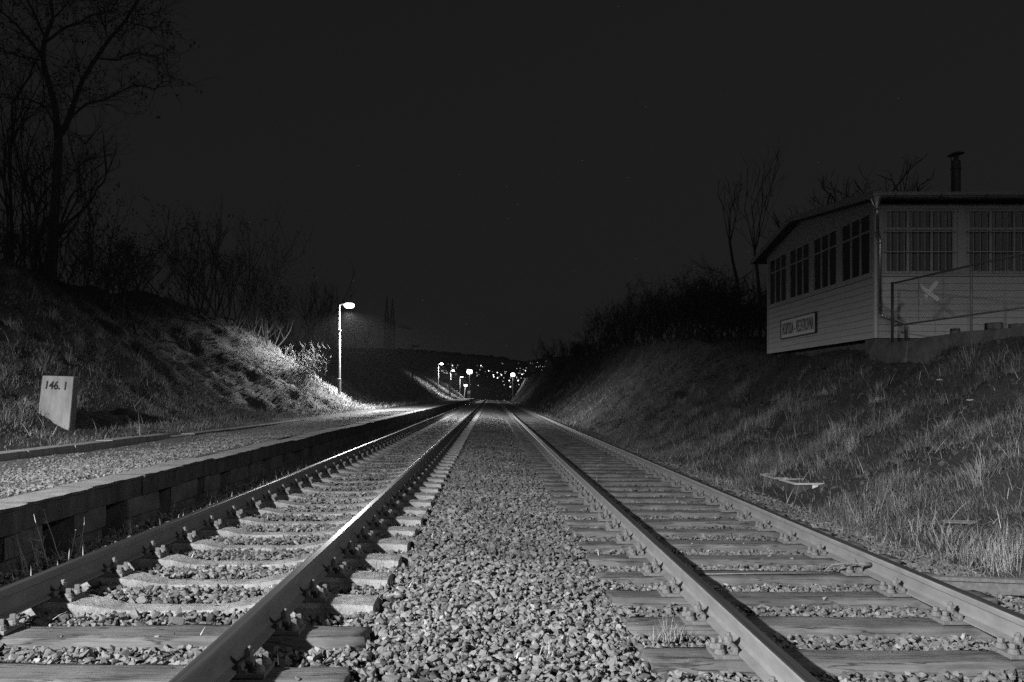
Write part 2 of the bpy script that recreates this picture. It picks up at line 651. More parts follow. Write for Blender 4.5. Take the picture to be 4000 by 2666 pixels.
def make_sleeper(name, me, detailed):
    o = bpy.data.objects.new(name, me)
    COL.objects.link(o)
    for s in (-.7525, .7525):
        p = bpy.data.objects.new('baseplate', plate_me if detailed else far_plate_me)
        COL.objects.link(p)
        p.parent = o
        p.location = (s, 0, 0)
        if detailed:
            for q in (-1, 1):
                for w in (-.048, .048):
                    c = bpy.data.objects.new('coach_screw', screw_me)
                    COL.objects.link(c)
                    c.parent = p
                    c.location = (q * .15, w, 0)
                c = bpy.data.objects.new('rail_clip', clip_me[q]); COL.objects.link(c); c.parent = p
                c = bpy.data.objects.new('clip_bolt', bolt_me[q]); COL.objects.link(c); c.parent = p
    return o


# sleeper rows: measured from the photograph, near first
SP = .612
def rowL(k): return 3.40 + k * SP
def rowR(k): return 3.36 + k * SP
NEAR, MID = 28, 150
proto = {}
SLEEPERS = []      # (x, y, halfwidth) for keeping stones off them
rest = {0: MB(), 1: MB()}
for tr in (0, 1):
    for k in range(-3, 370):
        y = (rowL if tr == 0 else rowR)(k) + RS.uniform(-.025, .025)
        if y > 232:
            break
        z = (TIE_L if tr == 0 else TIE_R) - float(drop(y))
        wooden = tr == 1 or k < 2
        SLEEPERS.append((tr, y))
        if k < 0 and y < 2.2:
            pass
        if k >= MID:
            xx = RC[tr]
            rest[tr].box(xx - 1.22, xx + 1.22, y - .125, y + .125, z - .12, z, 0)
            for s in (-.7525, .7525):
                rest[tr].box(xx + s - .17, xx + s + .17, y - .07, y + .07, z - .01, z + .06, 1)
            continue
        det = k < NEAR
        key = (wooden, det)
        if key not in proto:
            proto[key] = o = make_sleeper('wooden_sleeper' if wooden else 'concrete_sleeper', TIM[0] if wooden else CON[0], det)
        else:
            o = copy_tree(proto[key])
        o.data = RS.choice(TIM if wooden else CON)
        o.location = (RC[tr] + RS.uniform(-.02, .02) * 0, y, z)
        if RS.random() < .5 and wooden:
            pass
        if tr == 0 and wooden:
            lab = 'dark wooden sleeper at the near end of the left track, before the pale concrete ones'
        elif tr == 0:
            lab = 'pale worn concrete sleeper with a sagging middle under the left track beside the platform'
        else:
            lab = 'weathered wooden sleeper under the right track'
        tag(o, lab, 'sleeper', 'sleepers of the left track' if tr == 0 else 'sleepers of the right track')
for tr in (0, 1):
    o = rest[tr].build('distant_sleepers', [M['sleeper_concrete'] if tr == 0 else M['wood'], M['iron']])
    tag(o, 'mass of far sleepers where the %s track runs out of sight' % ('left' if tr == 0 else 'right'), 'sleepers', kind='stuff')


# ------------------------------------------------------------------ ballast stones
def hull_variant(seed, npts, flat=.72):
    rr = np.random.default_rng(seed)
    p = rr.normal(size=(npts, 3))
    p /= np.linalg.norm(p, axis=1)[:, None]
    p *= rr.uniform(.82, 1.0, (npts, 1))
    p *= np.array([rr.uniform(.9, 1.25), rr.uniform(.65, .95), rr.uniform(flat - .2, flat + .1)])
    bm = bmesh.new()
    for q in p:
        bm.verts.new(q)
    r = bmesh.ops.convex_hull(bm, input=bm.verts)
    bmesh.ops.delete(bm, geom=[v for v in bm.verts if not v.link_faces], context='VERTS')
    bmesh.ops.triangulate(bm, faces=bm.faces)
    bm.verts.index_update()
    Vv = np.array([v.co[:] for v in bm.verts])
    Ff = np.array([[v.index for v in f.verts] for f in bm.faces])
    bm.free()
    return Vv, Ff


def rotmats(n, tilt=1.0):
    q = NR.normal(size=(n, 4))
    q /= np.linalg.norm(q, axis=1)[:, None]
    w, x, y, z = q.T
    return np.stack([1 - 2 * (y * y + z * z), 2 * (x * y - z * w), 2 * (x * z + y * w),
                     2 * (x * y + z * w), 1 - 2 * (x * x + z * z), 2 * (y * z - x * w),
                     2 * (x * z - y * w), 2 * (y * z + x * w), 1 - 2 * (x * x + y * y)], -1).reshape(n, 3, 3)


def scatter(P, S, tone, variants):
    """merge one stone per point; returns V,T,tone"""
    Vs, Ts, Ns = [], [], []
    o = 0
    which = NR.integers(0, len(variants), len(P))
    for k, (vv, ff) in enumerate(variants):
        idx = np.where(which == k)[0]
        if not len(idx):
            continue
        Rm = rotmats(len(idx))
        # mostly lie flat: blend toward a spin about z
        vw = np.einsum('nij,vj->nvi', Rm, vv) * S[idx][:, None, None]
        vw[:, :, 2] *= .85
        vw += P[idx][:, None, :]
        nv = len(vv)
        Vs.append(vw.reshape(-1, 3))
        Ts.append((ff[None] + (np.arange(len(idx)) * nv)[:, None, None] + o).reshape(-1, 3))
        Ns.append(np.repeat(tone[idx], nv))
        o += nv * len(idx)
    return np.concatenate(Vs), np.concatenate(Ts), np.concatenate(Ns)


hi_var = [hull_variant(s, 11, .62) for s in range(26)]
mid_var = [hull_variant(100 + s, 9, .62) for s in range(16)]
lo_var = [hull_variant(200 + s, 7) for s in range(12)]
rowys = {0: np.array([y for t, y in SLEEPERS if t == 0]), 1: np.array([y for t, y in SLEEPERS if t == 1])}


def on_sleeper(x, y, pad=.0):
    r = np.zeros(len(x), bool)
    for tr in (0, 1):
        inx = np.abs(x - RC[tr]) < 1.27 + pad
        ry = np.sort(rowys[tr])
        j = np.clip(np.searchsorted(ry, y), 1, len(ry) - 1)
        dn = np.minimum(np.abs(y - ry[j]), np.abs(y - ry[j - 1]))
        r |= inx & (dn < .13 + pad)
    return r


def near_rail(x):
    r = np.zeros(len(x), bool)
    for x0, _ in RAIL_X:
        r |= np.abs(x - x0) < .075
    return r


parts_V, parts_T, parts_N = [], [], []
off = 0
for (y0, y1, dens, smin, smax, var) in [(2.0, 7.5, 1750, .011, .037, hi_var), (7.5, 15, 1000, .015, .040, mid_var), (15, 32, 380, .028, .05, lo_var),
                                        (32, 70, 150, .035, .06, lo_var), (70, 172, 40, .05, .08, lo_var)]:
    n = int((y1 - y0) * 7.9 * dens)
    x = NR.uniform(-3.6, 4.3, n)
    y = NR.uniform(y0, y1, n)
    s = NR.uniform(smin, smax, n) * np.where(NR.random(n) < .08, 1.35, 1) * np.where(NR.random(n) < .25, .65, 1)
    z = bed(x, y) + NR.uniform(-.025, .016, n)
    keep = ~on_sleeper(x, y, .012 if y1 < 40 else -.02)
    nr = near_rail(x)
    z = np.where(nr, z - .02, z)
    # thin out where grass takes over on the right shoulder
    keep &= NR.random(n) < np.interp(x, [-3.6, 3.6, 4.3], [1, 1, .25])
    # a few stray stones on the sleepers
    P = np.stack([x, y, z], -1)[keep]
    S = s[keep]
    tn = NR.uniform(.62, 1.12, len(P)) * np.where(NR.random(len(P)) < .06, 1.5, 1) * np.where(NR.random(len(P)) < .12, .6, 1) * np.clip(.95 + .22 * wav(P[:, 0], P[:, 1], 1.7, 6), .6, 1.2)
    a, b, c = scatter(P, S, tn, var)
    parts_V.append(a); parts_T.append(b + off); parts_N.append(c)
    off += len(a)
# stray stones lying on the sleepers
n = 420
tr = NR.integers(0, 2, n)
k = NR.integers(0, 30, n)
x = np.array([RC[t] for t in tr]) + NR.uniform(-1.2, 1.2, n)
y = np.array([np.sort(rowys[t])[kk] for t, kk in zip(tr, k)]) + NR.uniform(-.12, .12, n)
z = np.where(tr == 0, TIE_L, TIE_R) - .005
kp = np.min(np.abs(x[:, None] - np.array([r[0] for r in RAIL_X])[None]), axis=1) > .22
P = np.stack([x, y, z], -1)[kp]
a, b, c = scatter(P, NR.uniform(.008, .022, len(P)), NR.uniform(.6, 1.3, len(P)), mid_var)
parts_V.append(a); parts_T.append(b + off); parts_N.append(c)
o = np_mesh('ballast_stones', np.concatenate(parts_V), np.concatenate(parts_T), M['stone'], np.concatenate(parts_N))
tag(o, 'grey crushed stone ballast under and between the two tracks', 'ballast', kind='stuff')

# ------------------------------------------------------------------ platform
PX = -3.60
PZ = .425
mb = MB()
pl = MB()
xsP = axis((-5.98, -3.9, 14))
ysP = axis((-12, 30, 110), (30, 164, 80))
X, Y = np.meshgrid(xsP, ysP)
Z = PZ - .012 + .012 * wav(X, Y, 3.3, 6) + .02 * wav(X, Y, .7, 7)
nx, ny = len(xsP), len(ysP)
V = np.stack([X, Y, Z], -1).reshape(-1, 3)
i = np.arange(nx * ny).reshape(ny, nx)
Q = np.stack([i[:-1, :-1], i[:-1, 1:], i[1:, 1:], i[1:, :-1]], -1).reshape(-1, 4)
tag(np_mesh('platform_path', V, Q, M['platform_gravel'], smooth=True), kind='structure')

pe = thing('platform_edge', 'long low platform edge of precast concrete slabs beside the left track', 'platform edge', (PX, 5, 0))
def slab(y, dx, dz, L=.996):
    b = MB()
    n = 8
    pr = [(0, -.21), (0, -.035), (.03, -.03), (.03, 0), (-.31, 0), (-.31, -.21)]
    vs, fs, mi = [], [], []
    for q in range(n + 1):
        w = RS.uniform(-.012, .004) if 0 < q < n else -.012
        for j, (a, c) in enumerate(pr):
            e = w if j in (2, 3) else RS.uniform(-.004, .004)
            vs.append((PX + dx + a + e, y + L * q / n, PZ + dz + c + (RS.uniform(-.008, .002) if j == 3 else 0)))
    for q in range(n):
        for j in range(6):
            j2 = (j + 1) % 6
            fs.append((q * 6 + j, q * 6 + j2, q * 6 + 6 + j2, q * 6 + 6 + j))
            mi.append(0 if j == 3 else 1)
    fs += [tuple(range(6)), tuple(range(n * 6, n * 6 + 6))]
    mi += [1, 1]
    b.v, b.f, b.m = vs, fs, mi
    return b
def support(y, w=.36):
    b = MB()
    b.prism([(PX - .05, -.25), (PX - .07, .0), (PX - .04, .0), (PX - .04, PZ - .21), (PX - .40, PZ - .21), (PX - .40, -.25)], 1, y, y + w)
    return b
tail = MB()
tail2 = MB()
for k in range(-10, 160):
    y = 3.93 + k * 1.0
    dx, dz = RS.uniform(-.012, .012), RS.uniform(-.012, .012)
    if -2 <= k < 98:
        slab(y, dx, dz).build('edge_slab', [M['concrete'], M['stain_shade']], pe)
        if k < 60:
            support(y - .18 + RS.uniform(-.05, .05), RS.uniform(.45, .8)).build('support_block', M['old_concrete'], pe, bevel=.012, jitter=.011)
            continue
    else:
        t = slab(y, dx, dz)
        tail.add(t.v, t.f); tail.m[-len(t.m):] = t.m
    t = support(y - .18)
    tail2.add(t.v, t.f)
tag(tail.build('far_edge_slabs', [M['concrete'], M['stain_shade']], pe), kind='stuff')
tag(tail2.build('far_support_blocks', M['old_concrete'], pe), kind='stuff')
b = MB()
b.box(PX - .62, PX - .40, -6.1, 163.9, -.4, PZ - .22)
b.build('back_wall', M['old_concrete'], pe)

# fine gravel on the platform
parts_V, parts_T, parts_N = [], [], []
off = 0
for y0, y1, dens, smin, smax in [(4.5, 10, 900, .012, .034), (10, 20, 480, .014, .034), (20, 45, 130, .018, .035)]:
    n = int((y1 - y0) * 2.0 * dens)
    x = NR.uniform(-5.9, -3.95, n)
    y = NR.uniform(y0, y1, n)
    pr = np.clip(.12 + 1.1 * np.exp(-((x + 4.55) / .55) ** 2) + .2 * wav(x, y, 2.0, 3), 0, 1)
    kp = NR.random(n) < pr
    x, y = x[kp], y[kp]
    z = PZ - .012 + .012 * wav(x, y, 3.3, 6) + .02 * wav(x, y, .7, 7) + NR.uniform(-.004, .006, len(x))
    a, b, c = scatter(np.stack([x, y, z], -1), NR.uniform(smin, smax, len(x)), NR.uniform(.6, 1.35, len(x)), lo_var)
    parts_V.append(a); parts_T.append(b + off); parts_N.append(c)
    off += len(a)
o = np_mesh('platform_gravel', np.concatenate(parts_V), np.concatenate(parts_T), M['stone'], np.concatenate(parts_N))
tag(o, 'small pale gravel and leaf litter strewn on the platform path', 'gravel', kind='stuff')

# kerb stones behind the path
for k in range(18):
    y = 4.4 + k * 1.11
    hh = .095 if y < 13.5 else .035 - .002 * (k - 9)
    b = MB()
    b.box(-6.26, -5.99, y, y + 1.095, .2, PZ + hh)
    o = b.build('kerb_stone', M['pale_concrete'] if y < 13.5 else M['concrete'], bevel=.008)
    o.location = (RS.uniform(-.012, .012), 0, RS.uniform(-.012, .01))
    tag(o, 'narrow concrete kerb stone edging the gravel path below the left bank', 'kerb', 'kerb stones behind the platform path')


# ------------------------------------------------------------------ grass
def blades(P, L, lean, az, w, tone, bend=.5):
    n = len(P)
    d = np.stack([np.cos(az), np.sin(az), np.zeros(n)], -1)
    pz = np.array([0, 0, 1.0])
    side = np.stack([-np.sin(az), np.cos(az), np.zeros(n)], -1)
    # turn the blade's flat about itself
    l1 = lean * bend
    m = P + (d * np.sin(l1)[:, None] + pz * np.cos(l1)[:, None]) * (L * .5)[:, None]
    tip = m + (d * np.sin(lean)[:, None] + pz * np.cos(lean)[:, None]) * (L * .5)[:, None]
    w = w[:, None]
    Vv = np.stack([P - side * w / 2, P + side * w / 2, m - side * w * .4, m + side * w * .4, tip], 1).reshape(-1, 3)
    base = (np.arange(n) * 5)[:, None, None]
    Ff = (np.array([[0, 1, 3], [0, 3, 2], [2, 3, 4]])[None] + base).reshape(-1, 3)
    return Vv, Ff, np.repeat(tone, 5)


def grass_patch(name, label, bands, xr, maskf, downhill, tone_f, surf):
    Vs, Fs, Ns = [], [], []
    off = 0
    for y0, y1, n, lmin, lmax, w in bands:
        # tufts
        nt = max(1, n // 14)
        tx, ty = NR.uniform(xr[0], xr[1], nt), NR.uniform(y0, y1, nt)
        taz = downhill + NR.normal(0, 1.1, nt)
        tl = NR.uniform(.6, 1.3, nt)
        tt = NR.uniform(.35, 1.3, nt)
        idx = NR.integers(0, nt, n)
        sp = .05 + .0035 * y0
        x = tx[idx] + NR.normal(0, sp, n)
        y = ty[idx] + NR.normal(0, sp, n)
        kp = NR.random(n) < maskf(x, y)
        x, y, idx = x[kp], y[kp], idx[kp]
        m = len(x)
        P = np.stack([x, y, surf(x, y) - .02], -1)
        L = NR.uniform(lmin, lmax, m) * tl[idx]
        lean = np.clip(NR.normal(1.2, .33, m), .05, 1.75)
        az = taz[idx] + NR.normal(0, .75, m)
        a, b, c = blades(P, L, lean, az, np.full(m, w) * NR.uniform(.6, 1.3, m), tt[idx] * NR.uniform(.5, 1.35, m) * tone_f(x, y))
        Vs.append(a); Fs.append(b + off); Ns.append(c)
        off += len(a)
    o = np_mesh(name, np.concatenate(Vs), np.concatenate(Fs), M['grass'], np.concatenate(Ns))
    return tag(o, label, 'grass', kind='stuff')


def mask_r(x, y):
    m = np.interp(x, [3.5, 3.9, 4.4, 5.0, 6.6, 7.6, 8.6, 8.9, 12], [0, .25, .7, 1, .9, .5, .35, .2, .1])
    near = np.interp(y, [18, 30], [0, 1])
    m = np.maximum(m, near * np.interp(x, [4, 5, 9, 11], [.4, 1, .9, .2]))
    m = m * np.clip(.62 + .8 * wav(x, y, 1.5, 5), .08, 1)
    hole = ((np.abs(x - 4.55) < .8) & (y > 10.2) & (y < 12.6)) | ((np.abs(x - 3.9) < .5) & (y > 4) & (y < 5.7))
    return np.clip(np.where(hole, m * .12, m), 0, 1)


def surf_r(x, y):
    return np.maximum(ground(x, y), np.where(x < 4.6, bed(x, y), -9))


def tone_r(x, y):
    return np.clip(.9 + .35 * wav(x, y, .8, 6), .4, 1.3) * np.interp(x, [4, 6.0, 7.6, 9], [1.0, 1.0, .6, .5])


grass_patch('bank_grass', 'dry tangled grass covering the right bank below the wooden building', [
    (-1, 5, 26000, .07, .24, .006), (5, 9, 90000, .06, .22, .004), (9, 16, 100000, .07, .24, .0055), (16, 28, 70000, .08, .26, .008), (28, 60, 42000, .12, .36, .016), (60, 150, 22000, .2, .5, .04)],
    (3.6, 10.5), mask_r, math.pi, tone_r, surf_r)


def mask_l(x, y):
    m = np.interp(x, [-16, -14.5, -13, -7.2, -6.8, -6.4, -6.3], [.4, .6, 1, 1, .8, .3, 0])
    return np.clip(m * np.clip(.62 + .7 * wav(x, y, 1.5, 2), .05, 1), 0, 1)


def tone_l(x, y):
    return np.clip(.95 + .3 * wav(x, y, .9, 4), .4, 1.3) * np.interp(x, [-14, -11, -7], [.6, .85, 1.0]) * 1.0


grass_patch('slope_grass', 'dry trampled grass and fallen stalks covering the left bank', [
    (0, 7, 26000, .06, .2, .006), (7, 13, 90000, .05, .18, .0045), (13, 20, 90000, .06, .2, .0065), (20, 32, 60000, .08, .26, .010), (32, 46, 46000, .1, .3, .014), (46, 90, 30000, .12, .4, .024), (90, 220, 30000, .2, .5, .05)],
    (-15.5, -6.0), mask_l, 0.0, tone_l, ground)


def tussocks(name, label, n, xr, yr, surf, per, L0, L1, w):
    Vs, Fs, Ns = [], [], []
    off = 0
    x, y = NR.uniform(*xr, n), yr[0] + (yr[1] - yr[0]) * NR.random(n) ** 1.5
    ok = wav(x, y, 1.1, 7) > -.25
    x, y = x[ok], y[ok]
    m = len(x)
    idx = np.repeat(np.arange(m), per)
    k = len(idx)
    rad = NR.uniform(.05, .14, m)
    px_, py_ = x[idx] + NR.normal(0, 1, k) * rad[idx], y[idx] + NR.normal(0, 1, k) * rad[idx]
    P = np.stack([px_, py_, surf(px_, py_) - .02], -1)
    az = np.arctan2(py_ - y[idx], px_ - x[idx]) + NR.normal(0, .5, k)
    bias = NR.uniform(0, 6.28, m)
    az = np.where(NR.random(k) < .55, bias[idx] + NR.normal(0, .35, k), az)
    L = NR.uniform(L0, L1, k) * NR.uniform(.6, 1.25, m)[idx]
    a, b, c = blades(P, L, np.clip(NR.normal(1.35, .4, k), .1, 2.2), az, np.full(k, w) * (1 + .04 * py_), NR.uniform(.5, 1.25, m)[idx] * NR.uniform(.55, 1.3, k), bend=.45)
    o = np_mesh(name, a, b, M['grass'], c)
    return tag(o, label, 'grass', kind='stuff')


tussocks('bank_tussocks', 'matted tussocks of long dry grass on the right bank', 420, (4.2, 8.2), (5, 34), surf_r, 130, .16, .42, .0035)
def clods(name, label, n, xr, yr, surf):
    x, y = NR.uniform(*xr, n), NR.uniform(*yr, n)
    a, b, c = scatter(np.stack([x, y, surf(x, y)], -1), NR.uniform(.02, .075, n) * np.where(NR.random(n) < .05, 1.9, 1), NR.uniform(.25, .6, n), mid_var)
    tag(np_mesh(name, a, b, M['stone'], c), label, 'soil', kind='stuff')


clods('bank_clods', 'dark lumps of bare earth and stones on the right bank', 5200, (4.6, 8.8), (6, 30), surf_r)
clods('slope_clods', 'dark lumps of bare earth and stones on the left bank', 5200, (-13.5, -7.0), (8, 44), ground)
tussocks('slope_tussocks', 'matted tussocks of long dry grass on the left bank', 420, (-13.5, -7.0), (8, 46), ground, 110, .14, .36, .004)

# scattered straws lying on the banks, and small weeds in the ballast
def straw(name, label, n, xr, yr, surf, lmin, lmax, w, leanm, tone):
    x, y = NR.uniform(*xr, n), NR.uniform(*yr, n)
    P = np.stack([x, y, surf(x, y) + .01], -1)
    a, b, c = blades(P, NR.uniform(lmin, lmax, n), np.clip(NR.normal(leanm, .35, n), 0, 1.75), NR.uniform(0, 6.28, n), np.full(n, w), NR.uniform(tone * .7, tone * 1.3, n), bend=.8)
    o = np_mesh(name, a, b, M['grass'], c)
    return tag(o, label, 'grass', kind='stuff')


straw('bank_straw', 'loose pale straws lying over the right bank', 1300, (4.0, 8.0), (5, 24), surf_r, .12, .42, .006, 1.35, 1.6)
straw('slope_straw', 'loose pale straws lying over the left bank', 1500, (-13.5, -6.2), (8, 32), ground, .15, .55, .007, 1.35, 1.6)
straw('ballast_litter', 'dead leaves and straw bits caught among the ballast stones', 500, (-3.5, 3.9), (3, 16), lambda x, y: bed(x, y) + .02, .03, .09, .006, 1.4, 1.5)
straw('platform_weeds', 'short weeds along the foot of the platform edge', 900, (-3.62, -3.05), (5, 40), bed, .03, .13, .007, .6, 1.2)


def stalk(mb, base, h, r=.004, lean=(0, 0), side=4, rr=RS):
    p = Vector(base)
    pts = [p]
    for k in range(4):
        p = p + Vector((lean[0] * h / 4 + rr.uniform(-.02, .02) * h, lean[1] * h / 4 + rr.uniform(-.02, .02) * h, h / 4))
        pts.append(p)
    mb.tube(pts, [r, r * .9, r * .8, r * .65, r * .4], 4)
    for k in range(side):
        b = pts[rr.randint(1, 4)]
        d = Vector((rr.uniform(-1, 1), rr.uniform(-1, 1), rr.uniform(.2, 1.2))) * h * .16
        mb.tube([b, b + d * .6, b + d + Vector((0, 0, .02 * h))], [r * .5, r * .45, r * .3], 3)


# the dry weeds standing along the leftmost rail
for (px, py, h, n, lb) in [(130, 2200, .34, 5, 'clump of dry forked weeds at the platform foot, nearest the camera'),
                           (210, 2190, .40, 2, 'tall pair of dry stalks at the platform foot, right of the forked clump'),
                           (300, 2155, .30, 3, 'small dry weeds beside the leftmost rail, in the middle of the row'),
                           (500, 2080, .20, 4, 'low curled dry weed beside the leftmost rail below the platform void'),
                           (1010, 1860, .34, 4, 'leafless weed sprouting at the platform foot, farthest of the row')]:
    d = 1.29 * F / (py - VY)
    p = at(px, py, d)
    b = MB()
    for k in range(n):
        stalk(b, (p.x + RS.uniform(-.07, .07), p.y + RS.uniform(-.12, .12), float(bed(p.x, p.y)) - .02), h * RS.uniform(.6, 1.05), .0045, (RS.uniform(-.35, .35), RS.uniform(-.2, .2)), 4)
    tag(b.build('dry_weed', M['weed']), lb, 'weed', 'dry weeds along the platform foot')


def tuft(px, py, z, n, L, lb, name='grass_tuft', w=.0032, m='grass'):
    d = (CAMZ - z) * F / (py - VY)
    p = at(px, py, d)
    P = np.stack([p.x + NR.normal(0, .035, n), p.y + NR.normal(0, .03, n), np.full(n, z)], -1)
    a, b, c = blades(P, NR.uniform(L * .5, L, n), np.abs(NR.normal(.75, .35, n)), NR.uniform(0, 6.28, n), np.full(n, w), NR.uniform(.5, 1.3, n))
    tag(np_mesh(name, a, b, M['grass'], c), lb, 'grass tuft')


tuft(2600, 2500, -.13, 70, .17, 'pale grass tuft growing from the ballast by the near right track fastening')
tuft(2130, 2555, -.05, 16, .10, 'thin low grass tuft in the middle of the ballast strip', w=.004)
tuft(3450, 2260, -.13, 40, .12, 'small leafy tuft behind the rightmost rail')
for px, py, h, lb in [(830, 2270, .16, 'thin dark weeds between the sleepers of the left track, nearest group'), (900, 2190, .16, 'thin dark weeds between the sleepers of the left track, middle group'),
                      (980, 2080, .16, 'thin dark weeds between the sleepers of the left track, farthest group'), (1560, 2290, .22, 'spindly dark weed in the ballast strip right of the left track')]:
    d = 1.28 * F / (py - VY)
    p = at(px, py, d)
    b = MB()
    for k in range(9):
        stalk(b, (p.x + RS.uniform(-.2, .2), p.y + RS.uniform(-.06, .06), float(bed(p.x, p.y)) - .01), h * RS.uniform(.5, 1.05), .002, (RS.uniform(-.3, .3), RS.uniform(-.2, .2)), 3)
    tag(b.build('track_weed', M['twig']), lb, 'weed', 'thin weeds in the ballast')

# stalks standing on the lit crest by the first lamp
for px, py, d, h, n, lb in [(1195, 1420, 37, 1.25, 85, 'bushy pale dry shrub lit by the nearest lamp at the top of the bank'),
                            (1090, 1385, 36, .9, 30, 'loose dry weeds left of the pale shrub on the lit bank'),
                            (960, 1330, 34, .75, 24, 'sparse upright dry weeds near the top of the lit bank')]:
    p = at(px, py, d)
    z = float(ground(p.x, p.y))
    b = MB()
    for k in range(n):
        stalk(b, (p.x + RS.gauss(0, .35), p.y + RS.gauss(0, .5), z - .05), h * RS.uniform(.5, 1.1), .011, (RS.uniform(-.1, .6), RS.uniform(-.3, .3)), 7)
    tag(b.build('dry_shrub', M['weed']), lb, 'shrub')

# tall weeds on the right grass
b = MB()
rr = random.Random(5)
for k in range(45):
    x, y = rr.uniform(4.0, 6.6), rr.uniform(6, 20)
    stalk(b, (x, y, float(surf_r(np.array(x), np.array(y)))), rr.uniform(.2, .5), .0018, (rr.uniform(-.5, .3), rr.uniform(-.2, .2)), 4, rr)
tag(b.build('standing_weeds', M['weed']), 'thin dry stalks standing in the grass of the right bank', 'weeds', kind='stuff')

# ------------------------------------------------------------------ kilometre stone
KS = Vector((-7.50, 13.2, .60))
ks = thing('kilometre_stone', 'leaning pale concrete kilometre stone painted 146. 1 on the left bank', 'milestone', KS)
b = MB()
hw, th = .29, .20
b.box(-hw, hw, 0, th, -.35, .97)
shear = Matrix(((1, 0, -.085, -.0), (0, 1, .07, 0), (0, 0, 1, 0), (0, 0, 0, 1)))
TS = Matrix.Translation(KS) @ Matrix.Rotation(R(0), 4, 'Z')
b2 = MB()
vs = []
for v in b.v:
    v = Vector(v)
    if v.z > .5:
        v.x *= .93
        v.z += v.x * -.03
    vs.append(TS @ (Matrix(((1, 0, .075, -.045), (0, 1, .05, 0), (0, 0, 1, 0), (0, 0, 0, 1))) @ v))
b2.v, b2.f, b2.m = vs, b.f, b.m
o = b2.build('stone_body', M['pale_concrete'], ks, bevel=.018)


def text_mesh(body, size, sx=1.0, bold=0, extrude=.002, space=1.0):
    cu = bpy.data.curves.new('lettering', 'FONT')
    cu.body = body
    cu.size = size
    cu.extrude = extrude
    cu.offset = bold
    cu.space_character = space
    cu.align_x = 'CENTER'
    cu.align_y = 'CENTER'
    ob = bpy.data.objects.new('lettering', cu)
    COL.objects.link(ob)
    bpy.context.view_layer.update()
    dg = bpy.context.evaluated_depsgraph_get()
    me = bpy.data.meshes.new_from_object(ob.evaluated_get(dg))
    bpy.data.objects.remove(ob)
    me.transform(Matrix.Diagonal((sx, 1, 1, 1)))
    return me


def put_text(me, m, parent, name='lettering', label=None):
    me.materials.clear()
    me.materials.append(m)
    o = bpy.data.objects.new(name, me)
    COL.objects.link(o)
    o.parent = parent
    return o


me = text_mesh('146. 1', .19, .85, .006)
lean = Matrix(((1, 0, .075, -.045), (0, 1, .05, 0), (0, 0, 1, 0), (0, 0, 0, 1)))
me.transform(lean @ Matrix.Translation((-.01, -.003, .80)) @ Matrix.Rotation(R(90), 4, 'X') @ Matrix.Rotation(R(-3), 4, 'Z'))
put_text(me, M['paint_black'], ks)

# ------------------------------------------------------------------ platform lamps
def spot(name, loc, power, parent, size=.14, cone=178, blend=.45):
    l = bpy.data.lights.new(name, 'SPOT')
    l.energy = power
    l.spot_size = R(cone)
    l.spot_blend = blend
    l.shadow_soft_size = size
    o = bpy.data.objects.new(name, l)
    COL.objects.link(o)
    o.parent = parent
    o.location = loc
    return o


def platform_lamp(x, y, zb, h, label, power, arm=.5, lit=True, r=1.0, blend=.62):
    t = thing('platform_lamp', label, 'lamp post', (x, y, zb), 'lamp posts along the platform')
    top = zb + h
    b = MB()
    foot = .22 * h
    b.tube([(x, y, zb - .4), (x, y, zb + foot)], .088 * r, 14)
    b.build('pole_foot', M['pole_dark'], t, smooth=False)
    b = MB()
    b.tube([(x, y, zb + foot), (x, y, zb + foot + .05), (x, y, zb + foot + .06), (x, y, zb + h * .74), (x, y, zb + h * .745), (x, y, top - .25), (x, y, top - .02)],
           [.092 * r, .092 * r, .068 * r, .064 * r, .048 * r, .046 * r, .04 * r], 14)
    b.build('pole', M['pole'], t)
    b = MB()
    b.tube([(x - .075 * r, y, zb + h * .735), (x + .075 * r, y, zb + h * .735)], .03 * r, 6)
    b.box(x - .085 * r, x + .085 * r, y - .085 * r, y + .085 * r, zb + h * .727, zb + h * .737)
    b.build('clamp', M['dark_metal'], t)
    b = MB()
    b.tube([(x, y, top - .06), (x + .04, y, top + .0), (x + arm * .55, y, top + .03)], [.035 * r, .03 * r, .026 * r], 8)
    b.build('arm', M['pole'], t)
    hx = x + arm
    b = MB()
    n = 16
    b.lathe([(.20 * r, .03), (.21 * r, .05), (.15 * r, .09), (.05 * r, .11)], n, mx=Matrix.Translation((hx + .02, y, top + .03)) @ Matrix.Diagonal((1.0, .62, 1, 1)))
    b.build('lamp_head', M['dark_metal'], t, smooth=True)
    b = MB()
    b.lathe([(.18 * r, .028), (.25 * r, -.02), (.27 * r, -.08), (.22 * r, -.16), (.12 * r, -.21), (.03 * r, -.225)], n, mx=Matrix.Translation((hx + .02, y, top + .03)) @ Matrix.Diagonal((1.0, .62, 1, 1)))
    b.build('diffuser', M['lamp_glow'] if lit else M['paint_white'], t, smooth=True)
    if lit:
        spot('lamp_light', (arm + .02, 0, h - .42), power, t, blend=blend)
    return t


LP = 13000
platform_lamp(-7.9, -4.2, .95, 5.0, 'lit lamp post behind the viewpoint, on the near end of the platform', LP * 1.25, blend=.38)
platform_lamp(-7.9, 40, .93, 5.0, 'tall brightly lit lamp post standing alone at the foot of the left bank', LP * .85, blend=.5)
platform_lamp(-8.5, 124, 1.25, 5.0, 'lit lamp post, first of the far row along the bright bank', LP * .4)
platform_lamp(-8.3, 158, 1.2, 5.0, 'lit lamp post behind a grey post, second of the far row', LP * .4)
platform_lamp(-8.3, 205, 1.6, 4.4, 'smallest lit lamp post at the far end of the platform', LP * .4, r=1.1)

platform_lamp(9.3, 2.2, 2.1, 4.6, 'lit lamp post on the right bank, out of the picture beside the terrace', LP * .055, arm=-.5, blend=.4)

